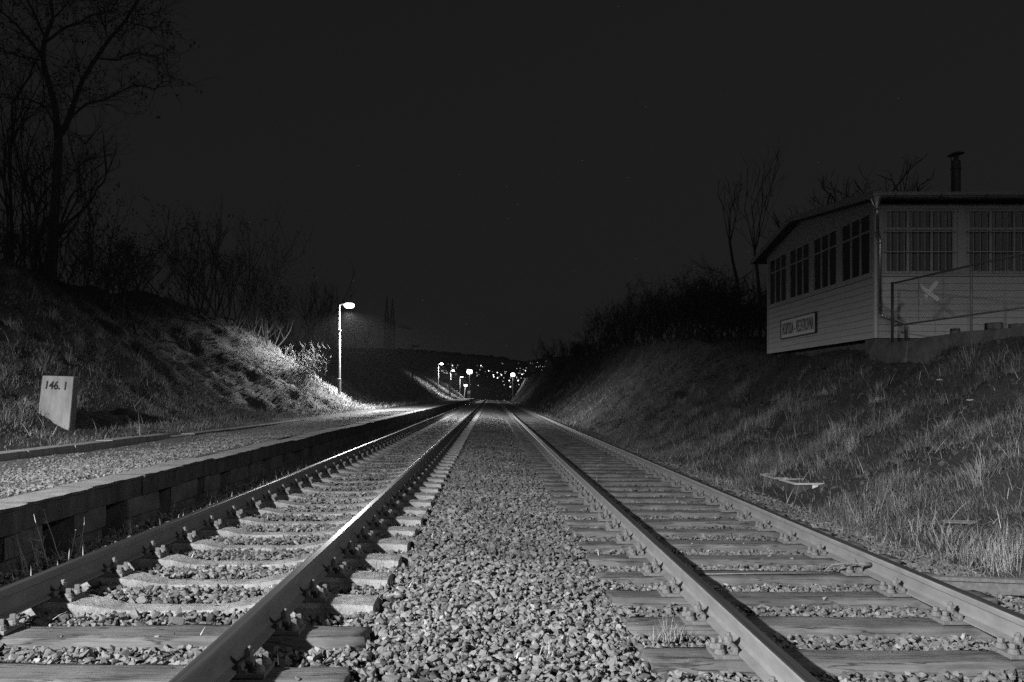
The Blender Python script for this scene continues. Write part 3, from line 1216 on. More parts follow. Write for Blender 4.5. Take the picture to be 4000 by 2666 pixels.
# the unlit pole with a flat lamp box
t = thing('unlit_lamp_post', 'thin dark post with a flat box shaped head, unlit, between the lit lamps', 'lamp post', (-7.85, 77, 1.0))
b = MB()
b.tube([(-7.85, 77, .6), (-7.85, 77, 3.0), (-7.85, 77, 6.05)], [.085, .065, .055], 10)
b.build('pole', M['dark_metal'], t)
b = MB()
b.box(-7.95, -7.2, 76.85, 77.15, 6.03, 6.22)
b.build('lamp_head', M['dark_metal'], t, bevel=.02)

# floodlight masts beyond the end of the platform
for px, py, d, lb, k in [(1834, 1453, 190, 'brighter far floodlight, left of the pair over the end of the tracks', 1.4), (2003, 1465, 196, 'smaller far floodlight, right of the pair over the end of the tracks', 1.15)]:
    p = at(px, py, d)
    zg = float(ground(p.x, p.y)) - .5
    t = thing('floodlight_mast', lb, 'floodlight', (p.x, p.y, zg), 'floodlights past the end of the tracks')
    b = MB()
    b.tube([(p.x, p.y + .35, zg), (p.x, p.y + .35, p.z + .4)], [.09, .06], 8)
    b.build('mast', M['dark_metal'], t)
    b = MB()
    b.box(p.x - .5 * k, p.x + .5 * k, p.y + .18, p.y + .5, p.z - .42 * k, p.z + .42 * k)
    b.build('lamp_housing', M['dark_metal'], t, bevel=.05)
    b = MB()
    b.lathe([(.02, -.36 * k), (.2 * k, -.33 * k), (.38 * k, -.2 * k), (.45 * k, 0), (.38 * k, .2 * k), (.2 * k, .33 * k), (.02, .36 * k)], 14, mx=Matrix.Translation((p.x, p.y - .25, p.z)))
    b.build('lamp_globe', M['flood_glow'], t, smooth=True)
    spot('lamp_light', (0, -1.1, p.z - zg), LP * .08, t, size=.4)

# leaning little sign, post pair and box near the platform end
d = 160
p = at(1813, 1546, d)
q = at(1819, 1507, d)
t = thing('small_sign', 'small pale blank sign on a leaning thin post at the end of the platform', 'sign', p)
b = MB()
b.tube([p - Vector((0, 0, .4)), q], .06, 8)
b.build('post', M['pole'], t)
b = MB()
b.box(q.x - .36, q.x + .36, d - .1, d - .065, q.z - .22, q.z + .22)
b.build('sign_plate', M['paint_white'], t, bevel=.01)
p = at(1757, 1541, 152)
b = MB()
b.box(p.x - .13, p.x + .13, 151.8, 152.0, p.z - .4, p.z + 2.9)
b.tube([(p.x + .22, 151.9, p.z - .4), (p.x + .22, 151.9, p.z + 2.6)], .05, 8)
b.lathe([(.09, 0), (.1, .2), (.05, .28)], 8, mx=Matrix.Translation((p.x + .22, 151.9, p.z + 2.5)))
tag(b.build('concrete_post', M['concrete'], bevel=.01), 'square grey post in front of the second far lamp', 'post')
p = at(1832, 1546, 163)
b = MB()
b.tube([(p.x - .18, 163, p.z - .6), (p.x - .18, 163, p.z + .4)], .035, 6)
b.tube([(p.x + .18, 163, p.z - .6), (p.x + .18, 163, p.z + .4)], .035, 6)
b.box(p.x - .3, p.x + .3, 162.85, 163.1, p.z + .35, p.z + 1.05)
tag(b.build('relay_box', M['dark_metal'], bevel=.02), 'small dark box on legs just past the leaning sign', 'cabinet')

# ------------------------------------------------------------------ wooden pub building
GX = 8.5
FY = 17.0
BK = 23.57
EX = 15.6
Z0 = 2.5
HO = (GX, FY, Z0)
ho = thing('wooden_building', 'pale weatherboarded pub building with rows of barred windows on the right bank', 'building', HO)
ZS, ZT, ZM = 3.94, 5.32, 4.92     # sill, window head, transom


def roof_z(y, under=True):
    z = np.interp(y, [16.4, 21.1, 24.2], [5.60, 6.12, 5.47])
    return float(z) - (.13 if under else 0)


# lap boards of the gable and of the front
b = MB()
nb = 9
hb = (3.86 - Z0) / nb
for k in range(nb):
    z = Z0 + k * hb
    cut = FY + RS.uniform(.8, 5.6)
    for a0, a1 in ((FY, cut - .0015), (cut + .0015, BK)):
        b.prism([(GX - .012, z), (GX - .004, z + hb - .007), (GX + .03, z + hb - .007), (GX + .03, z)], 1, a0, a1)
b.build('gable_boards', M['white_wall'], ho)
b = MB()
for k in range(nb):
    z = Z0 + k * hb
    b.prism([(FY - .012, z), (FY - .004, z + hb - .007), (FY + .03, z + hb - .007), (FY + .03, z)], 0, GX + .031, EX)
b.build('front_boards', M['white_wall'], ho)
b = MB()   # corner boards, sill boards, wall head
b.box(GX - .022, GX + .06, FY - .022, FY + .055, Z0 - .0, 5.52)
b.box(GX - .022, GX + .06, BK - .05, BK + .02, Z0 - .0, 5.42)
b.build('corner_post', M['white_wall'], ho, bevel=.004)
b = MB()
b.box(GX - .03, GX + .05, FY + .06, BK - .06, 3.862, 3.925)
b.build('gable_sill', M['frame'], ho, bevel=.005)
b = MB()
b.box(GX + .07, EX, FY - .03, FY + .05, 3.862, 3.925)
b.build('front_sill', M['frame'], ho, bevel=.005)
b = MB()   # panel over the gable windows up to the roof slope
yy = [FY + .056, 18.0, 19.5, 21.1, 22.5, BK - .051]
b.prism([(yy[0], ZT + .035), (yy[-1], ZT + .035)] + [(y, roof_z(y)) for y in reversed(yy)], 0, GX - .004, GX + .05)
b.build('gable_panel', M['panel'], ho)
b = MB()
b.box(GX + .061, EX, FY - .002, FY + .05, ZT + .035, 5.47)
b.box(GX + .061, EX, FY - .028, FY - .003, ZT + .035, ZT + .12)
b.build('front_head_board', M['frame'], ho)
# dark room behind the glass, far and back walls
b = MB()
b.box(GX + 1.2, GX + 1.22, FY + 1.0, BK - .2, Z0 + .05, 5.3)
b.box(GX + .06, EX, BK - .04, BK, Z0, 5.35)
b.box(GX + .06, EX - .02, FY + .06, BK - .05, Z0 + .02, Z0 + .08)
b.box(EX - .02, EX + .05, FY, BK, Z0, 5.4)
b.build('inner_walls', M['room'], ho)

gwin = [(17.18, 18.64), (18.85, 20.25), (20.47, 21.87), (22.06, 23.44)]
# piers of the gable
edges = [FY + .056] + [v for w in gwin for v in w] + [BK - .051]
for k in range(0, len(edges), 2):
    b = MB()
    b.box(GX - .006, GX + .05, edges[k], edges[k + 1], 3.93, ZT + .034)
    b.build('window_pier', M['frame'], ho, bevel=.004)


def gable_window(y0, y1):
    fr = MB()
    x0, x1 = GX - .002, GX + .045
    f = .045
    fr.box(x0 - .012, x1, y0 + .002, y0 + f, ZS - .008, ZT + .03)
    fr.box(x0 - .012, x1, y1 - f, y1 - .002, ZS - .008, ZT + .03)
    fr.box(x0 - .010, x1, y0 + f, y1 - f, ZS - .008, ZS + .04)
    fr.box(x0 - .010, x1, y0 + f, y1 - f, ZT - .03, ZT + .03)
    W = (y1 - y0 - 2 * f)
    for q in (1, 2):
        yc = y0 + f + W * q / 3
        fr.box(x0 - .004, x1, yc - .026, yc + .026, ZS + .04, ZT - .03)
    fr.box(x0 - .002, x1 - .003, y0 + f, y1 - f, ZM - .022, ZM + .022)
    o = fr.build('gable_window', M['frame'], ho)
    g = MB()
    g.box(GX + .02, GX + .024, y0 + f * .5, y1 - f * .5, ZS + .02, ZT - .01)
    sub('pane', g, M['glass'], o)


for w in gwin:
    gable_window(*w)

fwin = [(8.70, 10.27), (10.53, 12.10), (12.36, 13.93), (14.19, 15.5)]
fe = [GX + .061] + [v for w in fwin for v in w] + [EX]
for k in range(0, len(fe), 2):
    b = MB()
    b.box(fe[k], fe[k + 1], FY - .006, FY + .05, 3.93, ZT + .034)
    if k and k < len(fe) - 2:
        b.box(fe[k] + .05, fe[k + 1] - .05, FY - .024, FY - .007, 3.93, ZT + .034)
    b.build('window_pier', M['frame'], ho, bevel=.004)


def front_window(xa, xb):
    fr = MB()
    y0, y1 = FY - .002, FY + .045
    f = .05
    fr.box(xa + .002, xa + f, y0 - .012, y1, ZS - .008, ZT + .03)
    fr.box(xb - f, xb - .002, y0 - .012, y1, ZS - .008, ZT + .03)
    fr.box(xa + f, xb - f, y0 - .010, y1, ZS - .008, ZS + .04)
    fr.box(xa + f, xb - f, y0 - .010, y1, ZT - .02, ZT + .03)
    for q in (1, 2):
        xc = xa + (xb - xa) * q / 3
        fr.box(xc - .028, xc + .028, y0 - .006, y1, ZS + .04, ZT - .02)
    fr.box(xa + f, xb - f, y0 - .003, y1 - .003, ZM - .025, ZM + .025)
    o = fr.build('front_window', M['frame'], ho)
    g = MB()
    g.box(xa + f * .5, xb - f * .5, FY + .02, FY + .024, ZS + .02, ZT - .01)
    sub('pane', g, M['glass'], o)
    g = MB()
    nbar = 10
    for q in range(nbar):
        xc = xa + .10 + (xb - xa - .20) * q / (nbar - 1)
        g.tube([(xc, FY - .075, ZS - .02), (xc, FY - .075, ZT + .0)], .0065, 6)
    for zc in (ZM - .07, ZS + .46):
        g.box(xa - .02, xb + .02, FY - .068, FY - .058, zc - .009, zc + .009)
    for xc in (xa + .0, xb - .0):
        for zc in (ZM - .07, ZS + .46):
            g.box(xc - .012, xc + .012, FY - .067, FY - .004, zc - .008, zc + .008)
    sub('window_bars', g, M['frame'], o)


for w in fwin:
    front_window(*w)

# roof, fascias, gutters, chimney
b = MB()
b.prism([(16.52, 5.60), (21.1, 6.12), (24.1, 5.47), (24.1, 5.36), (21.1, 6.0), (16.52, 5.49)], 0, GX - .28, EX + .3)
b.build('roof', M['roof'], ho)
b = MB()
b.prism([(16.45, 5.625), (21.1, 6.145), (24.18, 5.49), (24.18, 5.33), (21.1, 5.985), (16.45, 5.465)], 0, GX - .315, GX - .285)
b.build('verge_board', M['fascia'], ho)
b = MB()
b.box(GX - .28, EX + .3, 16.50, 16.518, 5.46, 5.61)
b.build('eaves_board', M['fascia'], ho)


def gutter(y, z, x0, x1):
    b = MB()
    n = 8
    pr = [(y + .065 * math.cos(math.pi + math.pi * k / n), z + .065 * math.sin(math.pi + math.pi * k / n)) for k in range(n + 1)]
    pr += [(y + .058 * math.cos(2 * math.pi - math.pi * k / n), z + .058 * math.sin(2 * math.pi - math.pi * k / n)) for k in range(n + 1)]
    b.prism(pr, 0, x0, x1)
    return b


g = gutter(16.43, 5.53, GX - .35, EX + .3).build('gutter', M['zinc'], ho)
for xc in (8.62, 9.60, 10.58, 11.56, 12.54, 13.5, 14.5):
    b = MB()
    b.tube([(xc, 16.43 + .071 * math.cos(a), 5.53 + .071 * math.sin(a)) for a in [math.pi + math.pi * k / 6 for k in range(7)]], .011, 5)
    sub('bracket', b, M['dark_metal'], g)
gutter(24.25, 5.43, GX - .35, EX + .3).build('gutter', M['zinc'], ho)
b = MB()
b.lathe([(.055, -.22), (.05, -.20), (.045, -.17), (.12, .0), (.125, .03)], 14, mx=Matrix.Translation((8.24, 16.43, 5.44)))
b.tube([(8.24, 16.43, 5.27), (8.25, 16.43, 5.12), (8.27, 16.45, 5.06), (8.50, 16.88, 4.80), (8.565, 16.935, 4.70), (8.575, 16.935, 4.62), (8.575, 16.935, 3.05)], .036, 12)
b.tube([(8.575, 16.935, 4.60), (8.575, 16.935, 4.56)], .042, 12)
b.tube([(8.575, 16.935, 3.22), (8.575, 16.935, 3.19)], .043, 12)
b.tube([(8.575, 16.935, 3.06), (8.62, 16.90, 2.98), (9.02, 16.86, 2.84), (9.10, 16.85, 2.78), (9.11, 16.85, 2.35)], .036, 12)
b.build('downpipe', M['zinc'], ho, smooth=True)
c = Vector((11.5, 19.0, 0))
b = MB()
b.lathe([(.108, 5.6), (.108, 6.80), (.118, 6.81), (.118, 6.86), (.104, 6.87), (.104, 7.03)], 18, mx=Matrix.Translation(c))
ch = b.build('chimney_pipe', M['dark_metal'], ho, smooth=False)
b = MB()
b.lathe([(.19, -.02), (.19, -.005), (.10, .035), (.02, .05)], 18, mx=Matrix.Translation(c + Vector((0, 0, 7.20))) @ Matrix.Rotation(R(-7), 4, 'Y'))
for a in range(3):
    w = a * 2.1 + .5
    b.tube([(c.x + .09 * math.cos(w), c.y + .09 * math.sin(w), 6.95), (c.x + .11 * math.cos(w), c.y + .11 * math.sin(w), 7.2)], .010, 5)
b.tube([(c.x, c.y, 6.95), (c.x, c.y, 7.2)], .05, 8)
sub('rain_cap', b, M['dark_metal'], ch)
b = MB()
b.box(GX + .02, GX + .62, FY + .0, FY + .5, 1.9, Z0 - .012)
b.box(GX + .62, EX, FY + .03, FY + .4, 1.9, Z0 - .012)
b.box(GX + .25, GX + .45, FY + .6, BK - .1, 2.0, Z0 - .012)
b.build('plinth', M['old_concrete'], ho, bevel=.01)

# name board on the gable
SX = GX - .045
ya, yb = 19.95, 22.32
zt, zb_ = 3.37, 2.90
def gsolve(px):
    return GX * F / (px - VX)
ya, yb = gsolve(2900 + 652 / 2.24), gsolve(2900 + 352 / 2.24)
t = thing('name_board', 'white sign with a dark rim reading HOSPODA - VECHTROVNA on the gable boards', 'sign', (SX, (ya + yb) / 2, 3.1))
zc = 3.135
hh = .255
b = MB()
b.box(SX + .0, SX + .025, ya, yb, zc - hh, zc + hh)
b.build('board', M['paint_white'], t, bevel=.004)
b = MB()
for (p0, p1, q0, q1) in ((ya - .03, yb + .03, zc + hh - .005, zc + hh + .025), (ya - .03, yb + .03, zc - hh - .025, zc - hh + .005), (ya - .03, ya + .006, zc - hh + .006, zc + hh - .006), (yb - .006, yb + .03, zc - hh + .006, zc + hh - .006)):
    b.box(SX - .012, SX + .03, p0, p1, q0, q1)
b.build('rim', M['paint_black'], t)
me = text_mesh('HOSPODA - VECHTROVNA', .46, 1.0, .004, space=1.1)
co = np.array([v.co[:] for v in me.vertices])
w0, w1 = co[:, 0].min(), co[:, 0].max()
h0, h1 = co[:, 1].min(), co[:, 1].max()
sx = (yb - ya) * .92 / (w1 - w0)
sy = .34 / (h1 - h0)
me.transform(Matrix.Diagonal((sx, sy, 1, 1)) @ Matrix.Translation((-(w0 + w1) / 2, -(h0 + h1) / 2, 0)))
# reads from the track side: text x runs toward -y
me.transform(Matrix.Translation((-.004, 0, zc - 3.1)) @ Matrix.Rotation(R(-90), 4, 'Z') @ Matrix.Rotation(R(90), 4, 'X'))
put_text(me, M['paint_black'], t)

# terrace fence
fe0, fe1 = Vector((8.57, 16.4, 0)), Vector((9.25, 9.9, 0))
FT, FB = 3.62, 2.71
def fp(s, z):
    p = fe0.lerp(fe1, s)
    return Vector((p.x, p.y, z))
t = thing('wire_fence', 'pipe railing filled with wire mesh along the terrace edge in front of the building', 'fence', (fe0.x, fe0.y, 2.3))
b = MB(); b.tube([fp(0, FT), fp(1, FT)], .02, 10); b.build('top_rail', M['pole_dark'], t, smooth=True)
b = MB(); b.tube([fp(0, FB), fp(1, FB)], .018, 10); b.build('bottom_rail', M['pole_dark'], t, smooth=True)
ln = (fe1 - fe0).length
for s in (0.0, .355, .71, 1.0):
    b = MB()
    b.tube([fp(s, 2.2), fp(s, FT + (.0 if s else .03))], .028 if s == 0 else .022, 10)
    b.build('fence_post', M['dark_metal'] if s == 0 else M['pole_dark'], t, smooth=True)
for s in (.13, .24, .48, .6, .84):
    b = MB()
    b.tube([fp(s, FB), fp(s, FT)], .006, 5)
    b.build('tie_wire', M['pole_dark'], t)
b = MB()
st = .075
H = FT - FB
k = -int(H / st)
u = -H
while u < ln:
    for sg in (1, -1):
        a0, a1 = u, u + H
        z0, z1 = (FB, FT) if sg == 1 else (FT, FB)
        lo_, hi_ = max(a0, 0), min(a1, ln)
        if hi_ > lo_:
            f0, f1 = (lo_ - a0) / H, (hi_ - a0) / H
            b.tube([fp(lo_ / ln, z0 + (z1 - z0) * f0), fp(hi_ / ln, z0 + (z1 - z0) * f1)], .0022, 3, caps=False)
    u += st
b.build('wire_mesh', M['pole_dark'], t)
# crossed white boards behind the mesh
p = at(3350 + 645 / 2.24, 700 + 990 / 2.24, 15.55)
b = MB()
for ang, ln_, zo in ((R(37), .50, 0), (R(-52), .60, .022)):
    Tm = Matrix.Translation((p.x, p.y + .09 + zo, p.z)) @ Matrix.Rotation(ang, 4, 'Y')
    b.box(-ln_ / 2, ln_ / 2, -.009, .009, -.042, .042, mx=Tm)
tag(b.build('crossed_boards', M['white_old'], bevel=.003), 'two worn white boards nailed into an X behind the wire fence', 'warning sign')

# terrace kerb and ground behind the fence
b = MB()
b.prism([(8.35, 1.9), (8.40, 2.33), (8.72, 2.36), (8.76, 1.9)], 1, 15.5, 16.98)
kp = [(8.40 + (15.5 - y) * .095 + RS.uniform(-.03, .03), y, 2.36 + RS.uniform(-.03, .03)) for y in np.arange(15.48, 5, -.6)]
vs = []
for x, y, z in kp:
    vs += [(x - .04, y, 1.8), (x, y, z - .03), (x + .04, y, z), (x + .28, y, z), (x + .3, y, 1.8)]
fs = []
for k in range(len(kp) - 1):
    for j in range(5):
        j2 = (j + 1) % 5
        fs.append((k * 5 + j, k * 5 + j2, k * 5 + 5 + j2, k * 5 + 5 + j))
fs += [(0, 1, 2, 3, 4), tuple(len(vs) - 5 + j for j in range(5))]
b.add(vs, fs)
tag(b.build('terrace_kerb', M['old_concrete'], jitter=.012), 'rough concrete kerb along the foot of the wire fence', 'kerb')
for x, y, w, h, lb in [(9.95, 15.2, .3, .36, 'thickest tree stump on the terrace behind the wire fence'), (10.25, 15.0, .25, .32, 'stump right of the thickest one behind the wire fence'), (9.55, 15.8, .16, .3, 'thinnest stump behind the wire fence post')]:
    b = MB()
    b.lathe([(w * .6, 2.3), (w * .55, 2.3 + h), (w * .5, 2.31 + h)], 9, mx=Matrix.Translation((x, y, 0)))
    tag(b.build('tree_stump', M['stump'], jitter=.01), lb, 'stump', 'stumps on the terrace')

# neighbouring roof at the right edge
t = thing('neighbour_building', 'dark steep roof of another building at the right edge, behind the chimney', 'building', (20, 27, 2.4))
b = MB()
b.prism([(23.5, 2.2), (31, 2.2), (31, 6.1), (27.2, 6.2), (23.5, 6.1)], 0, 18.7, 27)
b.build('wall', M['panel'], t)
b = MB()
b.prism([(18.3, 5.9), (22.8, 8.9), (27.4, 5.9), (27.4, 6.1), (22.8, 9.12), (18.3, 6.1)], 1, 23.2, 31.3)
b.build('roof', M['roof'], t)

# ------------------------------------------------------------------ trackside pieces on the right
def boxlid(px0, px1, py, d, lb, hz):
    a = at(px0, py, d); c = at(px1, py, d)
    z0 = float(surf_r(np.array(a.x), np.array(d)))
    t = thing('cable_box', lb, 'cable box', ((a.x + c.x) / 2, d, z0), 'cable boxes beside the right track')
    b = MB()
    b.box(a.x + .02, c.x - .02, d + .02, d + .62, z0 - .2, hz - .045)
    b.build('box_body', M['stain_shade'], t, bevel=.01)
    b = MB()
    b.box(a.x, c.x, d, d + .05, hz - .032, hz)
    b.box(a.x, a.x + .05, d + .051, d + .64, hz - .032, hz)
    b.box(c.x - .05, c.x, d + .051, d + .64, hz - .032, hz)
    b.box(a.x + .051, c.x - .051, d + .6, d + .64, hz - .032, hz)
    b.build('lid_rim', M['rim'], t, bevel=.012)
    b = MB()
    b.box(a.x + .051, c.x - .051, d + .051, d + .599, hz - .05, hz - .014)
    b.build('lid', M['old_concrete'], t)
    b = MB()
    b.box((a.x + c.x) / 2 - .06, (a.x + c.x) / 2 + .02, d - .03, d - .001, hz - .10, hz - .03)
    b.build('latch', M['white_old'], t, bevel=.008)


boxlid(3104, 3271, 1888, 11.3, 'nearer of two low cable boxes with white lid rims beside the right track', CAMZ - (1888 - VY) / F * 11.3)
boxlid(3022, 3180, 1866, 12.3, 'farther of two low cable boxes with white lid rims, half hidden by the nearer', CAMZ - (1866 - VY) / F * 12.3)

# old rail lying crosswise
d0 = 5.62
p0, p1 = at(3548, 2180, d0), at(4150, 2205, 5.45)
b = MB()
v = p1 - p0
ang = math.atan2(v.y, v.x)
Tm = Matrix.Translation((p0.x, p0.y, -.175)) @ Matrix.Rotation(ang, 4, 'Z')
pr = [(x, z) for x, z in [(-.055, 0), (-.055, .012), (-.012, .03), (-.012, .07), (-.03, .08), (-.03, .105), (.03, .105), (.03, .08), (.012, .07), (.012, .03), (.055, .012), (.055, 0)]]
m0 = MB()
m0.prism(pr, 0, 0, 1.6)
b.v = [tuple(Tm @ Vector(q)) for q in m0.v]
b.f, b.m = m0.f, m0.m
tag(b.build('old_rail', M['iron']), 'short length of old rail lying crosswise in the grass right of the tracks', 'rail')

# plank in the grass, litter
def plank(px0, py0, px1, py1, d, w, lb, z_off=.03):
    a, c = at(px0, py0, d), at(px1, py1, d)
    b = MB()
    v = c - a
    n = Vector((0, 1, .25)).normalized() * w
    up = v.cross(n).normalized() * .012
    if up.z < 0: up = -up
    vs = [a, c, c + n, a + n, a + up, c + up, c + n + up, a + n + up]
    b.add(vs, [(0, 3, 2, 1), (4, 5, 6, 7), (0, 1, 5, 4), (1, 2, 6, 5), (2, 3, 7, 6), (3, 0, 4, 7)])
    tag(b.build('plank', M['board'], bevel=.002), lb, 'plank')


def surf_d(px, py):
    """depth where the pixel's ray meets the right bank"""
    for d in np.arange(3.5, 60, .03):
        p = at(px, py, d)
        if p.z <= float(surf_r(np.array(p.x), np.array(d))):
            return d
    return 60


dd = surf_d(3780, 2046)
plank(3690, 2044, 3880, 2050, dd - .05, .06, 'long thin pale plank lying level in the grass of the right bank')
dd = surf_d(2945, 1815)
plank(2915, 1795, 2965, 1828, dd - .05, .12, 'short tilted board in the grass beyond the cable boxes')
for px, py, s, lb in [(3465, 1925, .06, 'crumpled white paper in the grass right of the cable boxes'), (3670, 1490, .05, 'pale scrap of litter high on the bank below the fence'), (3790, 1570, .05, 'pale scrap of litter on the bank right of the first scrap')]:
    d = surf_d(px, py)
    p = at(px, py, d - .03)
    bm = bmesh.new()
    bmesh.ops.create_icosphere(bm, subdivisions=2, radius=s)
    for v in bm.verts:
        v.co *= RS.uniform(.45, 1.25)
        v.co.z *= .35
    me = bpy.data.meshes.new('litter')
    bm.to_mesh(me); bm.free()
    me.materials.append(M['paint_white'])
    o = bpy.data.objects.new('litter', me)
    COL.objects.link(o)
    o.location = p + Vector((0, 0, s * .5))
    tag(o, lb, 'litter')
# bond wire clamped to the rightmost rail
b = MB()
y = 5.72
b.tube([(2.48, y, TIE_R + .03), (2.53, y - .02, TIE_R + .085), (2.62, y - .03, TIE_R + .10), (2.74, y - .03, TIE_R + .095), (2.80, y - .03, TIE_R + .09)], .008, 6)
b.tube([(2.72, y - .03, TIE_R + .095), (2.815, y - .03, TIE_R + .09)], .017, 6)
b.tube([(1.55, y - .0, TIE_R + .012), (2.0, y + .02, TIE_R + .014), (2.48, y, TIE_R + .02)], .006, 5)
tag(b.build('bond_cable', M['iron'], smooth=True), 'thin bond cable clipped to the web of the rightmost rail', 'cable')

# ------------------------------------------------------------------ trees and shrubs
class Wood:
    def __init__(s, seed):
        s.w, s.l = MB(), MB()
        s.r = random.Random(seed)

    def limb(s, pts, r0, r1, n=6):
        k = len(pts) - 1
        s.w.tube(pts, [r0 + (r1 - r0) * i / k for i in range(k + 1)], n, caps=False)

    def grow(s, p, d, L, r, lev, leafp=.0, up=.15, wig=.25, spread=.7, kids=3, seg=4):
        pts = [p]
        q = p
        dd = d.normalized()
        for i in range(seg):
            dd = (dd + Vector((s.r.gauss(0, wig), s.r.gauss(0, wig), s.r.gauss(0, wig) + up)) * .35).normalized()
            q = q + dd * (L / seg)
            pts.append(q)
        s.limb(pts, r, r * (.5 if lev else .3), 5 if r > .03 else 3)
        if lev <= 0:
            if s.r.random() < leafp:
                s.leaves(q)
            return
        for i in range(kids + (s.r.random() < .5)):
            t = s.r.uniform(.3, 1.0) if i else 1.0
            k = min(int(t * seg), seg - 1)
            b = pts[k].lerp(pts[k + 1], t * seg - k)
            nd = (dd + Vector((s.r.gauss(0, 1), s.r.gauss(0, 1), s.r.gauss(0, .8))) * spread).normalized()
            s.grow(b, nd, L * s.r.uniform(.5, .75), r * (.72 if not i else .5), lev - 1, leafp, up, wig, spread, kids, seg)

    def leaves(s, q, n=7, size=.045, sp=.09):
        for i in range(s.r.randint(n // 2, n)):
            c = q + Vector((s.r.gauss(0, sp), s.r.gauss(0, sp), s.r.gauss(-.06, sp)))
            a = Vector((s.r.gauss(0, 1), s.r.gauss(0, 1), s.r.gauss(0, 1))).normalized()
            b = a.orthogonal().normalized()
            z = s.r.uniform(.6, 1.3) * size
            a, b = a * z * 1.4, b * z * .6
            s.l.add([c - a, c + b - a * .1, c + a, c - b - a * .1], [(0, 1, 2, 3)])

    def done(s, name, label, cat, loc, group=None):
        t = thing(name, label, cat, loc, group)
        s.w.build('trunk' if 'tree' in name else 'stems', M['bark'] if 'tree' in name else M['twig'], t)
        if s.l.v:
            s.l.build('crown' if 'tree' in name else 'leaves', M['leaf'], t)
        return t


def img_path(zpts, d, seed):
    """polyline traced in the photo's upper left quarter, given depth with its own wander"""
    rr = random.Random(seed)
    out = []
    w = 0
    for zx, zy in zpts:
        out.append(at(zx / 1.2062, zy / 1.2062, d + w))
        w += rr.uniform(-.35, .35)
    return out


# big tree at upper left
W = Wood(3)
TD = 24.6
limbs = [([(243, 1225), (250, 1100), (258, 1000), (266, 880), (272, 760), (276, 660), (270, 590)], .165, .115, 9),
         ([(270, 600), (258, 490), (238, 420), (215, 340), (203, 285), (208, 200), (228, 140), (250, 85), (240, 0), (236, -90)], .105, .04, 7),
         ([(274, 650), (305, 600), (328, 550), (350, 480), (388, 380), (440, 295), (512, 190), (590, 100), (650, 0), (690, -70)], .10, .035, 7),
         ([(332, 560), (370, 520), (410, 492), (445, 480), (480, 474), (560, 437), (634, 400), (690, 410), (728, 420), (772, 404)], .042, .012, 5),
         ([(455, 275), (500, 280), (552, 286), (575, 266), (600, 256), (650, 252), (710, 262), (742, 268), (776, 286)], .034, .01, 5),
         ([(205, 285), (178, 240), (150, 205), (118, 165), (80, 120), (40, 85), (0, 48), (-60, 0)], .06, .025, 6),
         ([(212, 200), (255, 170), (300, 132), (340, 120), (378, 106), (428, 72), (480, 66), (520, 50), (565, -10)], .05, .02, 6),
         ([(210, 175), (185, 120), (160, 60), (128, 0), (110, -50)], .05, .025, 6),
         ([(512, 190), (500, 150), (488, 115), (474, 70)], .022, .01, 5),
         ([(185, 285), (150, 276), (100, 268), (60, 256), (18, 244), (-20, 235)], .035, .012, 5),
         ([(322, 618), (350, 628), (375, 645), (400, 680), (412, 710), (408, 745), (412, 800)], .022, .008, 4),
         ([(262, 600), (235, 540), (208, 500), (170, 485), (130, 468), (60, 462), (0, 458)], .035, .015, 5),
         ([(350, 480), (345, 420), (335, 370), (328, 335)], .02, .006, 4),
         ([(380, 380), (375, 345), (364, 322)], .018, .006, 4),
         ([(590, 100), (640, 115), (690, 125), (735, 145)], .02, .007, 4),
         ([(610, 70), (680, 68), (740, 72), (775, 85)], .018, .006, 4),
         ([(255, 85), (290, 50), (330, 0)], .03, .012, 4),
         ([(283, 890), (310, 850), (345, 820), (390, 770), (410, 755), (470, 735)], .014, .005, 4)]
for kk, (z, r0, r1, n) in enumerate(limbs):
    pts = img_path(z, TD, kk + 3)
    if kk == 0:
        pts[0].z -= .6
    W.limb(pts, r0, r1, n)
    if kk == 0:
        continue
    m = len(pts)
    nn = int(m * 3.4)
    for j in range(nn):
        k = W.r.randint(1, m - 2)
        b_ = pts[k].lerp(pts[k + 1], W.r.random())
        dr = (pts[k + 1] - pts[k]).normalized()
        nd = (dr * .5 + Vector((W.r.gauss(0, .8), W.r.gauss(0, .8), W.r.gauss(.15, .6)))).normalized()
        W.grow(b_, nd, W.r.uniform(.4, 1.15), .012, 2, .09 if pts[k].z > 10.5 else .02, .1, .35, .6, 2, 3)
    if pts[-1].z > 11:
        for q in pts[-3:]:
            for _ in range(3):
                W.leaves(q + Vector((W.r.gauss(0, .3), W.r.gauss(0, .3), W.r.gauss(0, .3))))
bz = at(243 / 1.2062, 1215 / 1.2062, TD)
W.done('bare_tree', 'tallest bare forked tree at the upper left with a few withered leaves', 'tree', (bz.x, bz.y, float(ground(bz.x, bz.y))), 'trees on the left bank')

# second, thinner trees to its left
for zx, zy, zt, d, sd, lb in [(178, 1210, 620, 25.5, 21, 'thinner bare tree just left of the tallest tree'), (128, 1200, 560, 27, 22, 'slender bare tree, second left of the tallest tree'),
                              (30, 1190, 420, 26, 23, 'bare tree with dense twigs at the left edge of the picture')]:
    W = Wood(sd)
    p = at(zx / 1.2062, zy / 1.2062, d)
    z0 = float(ground(p.x, p.y))
    p.z = z0 - .3
    h = at(zx / 1.2062, zt / 1.2062, d).z - z0
    for q in range(3):
        W.grow(p + Vector((W.r.gauss(0, .15), W.r.gauss(0, .15), 0)), Vector((W.r.gauss(0, .13), W.r.gauss(0, .13), 1)), h * W.r.uniform(.45, .62), .085 if q == 0 else .05, 4, .05, .25, .2, .45, 3, 5)
    W.done('bare_tree', lb, 'tree', (p.x, p.y, z0), 'trees on the left bank')


LEAF = .75


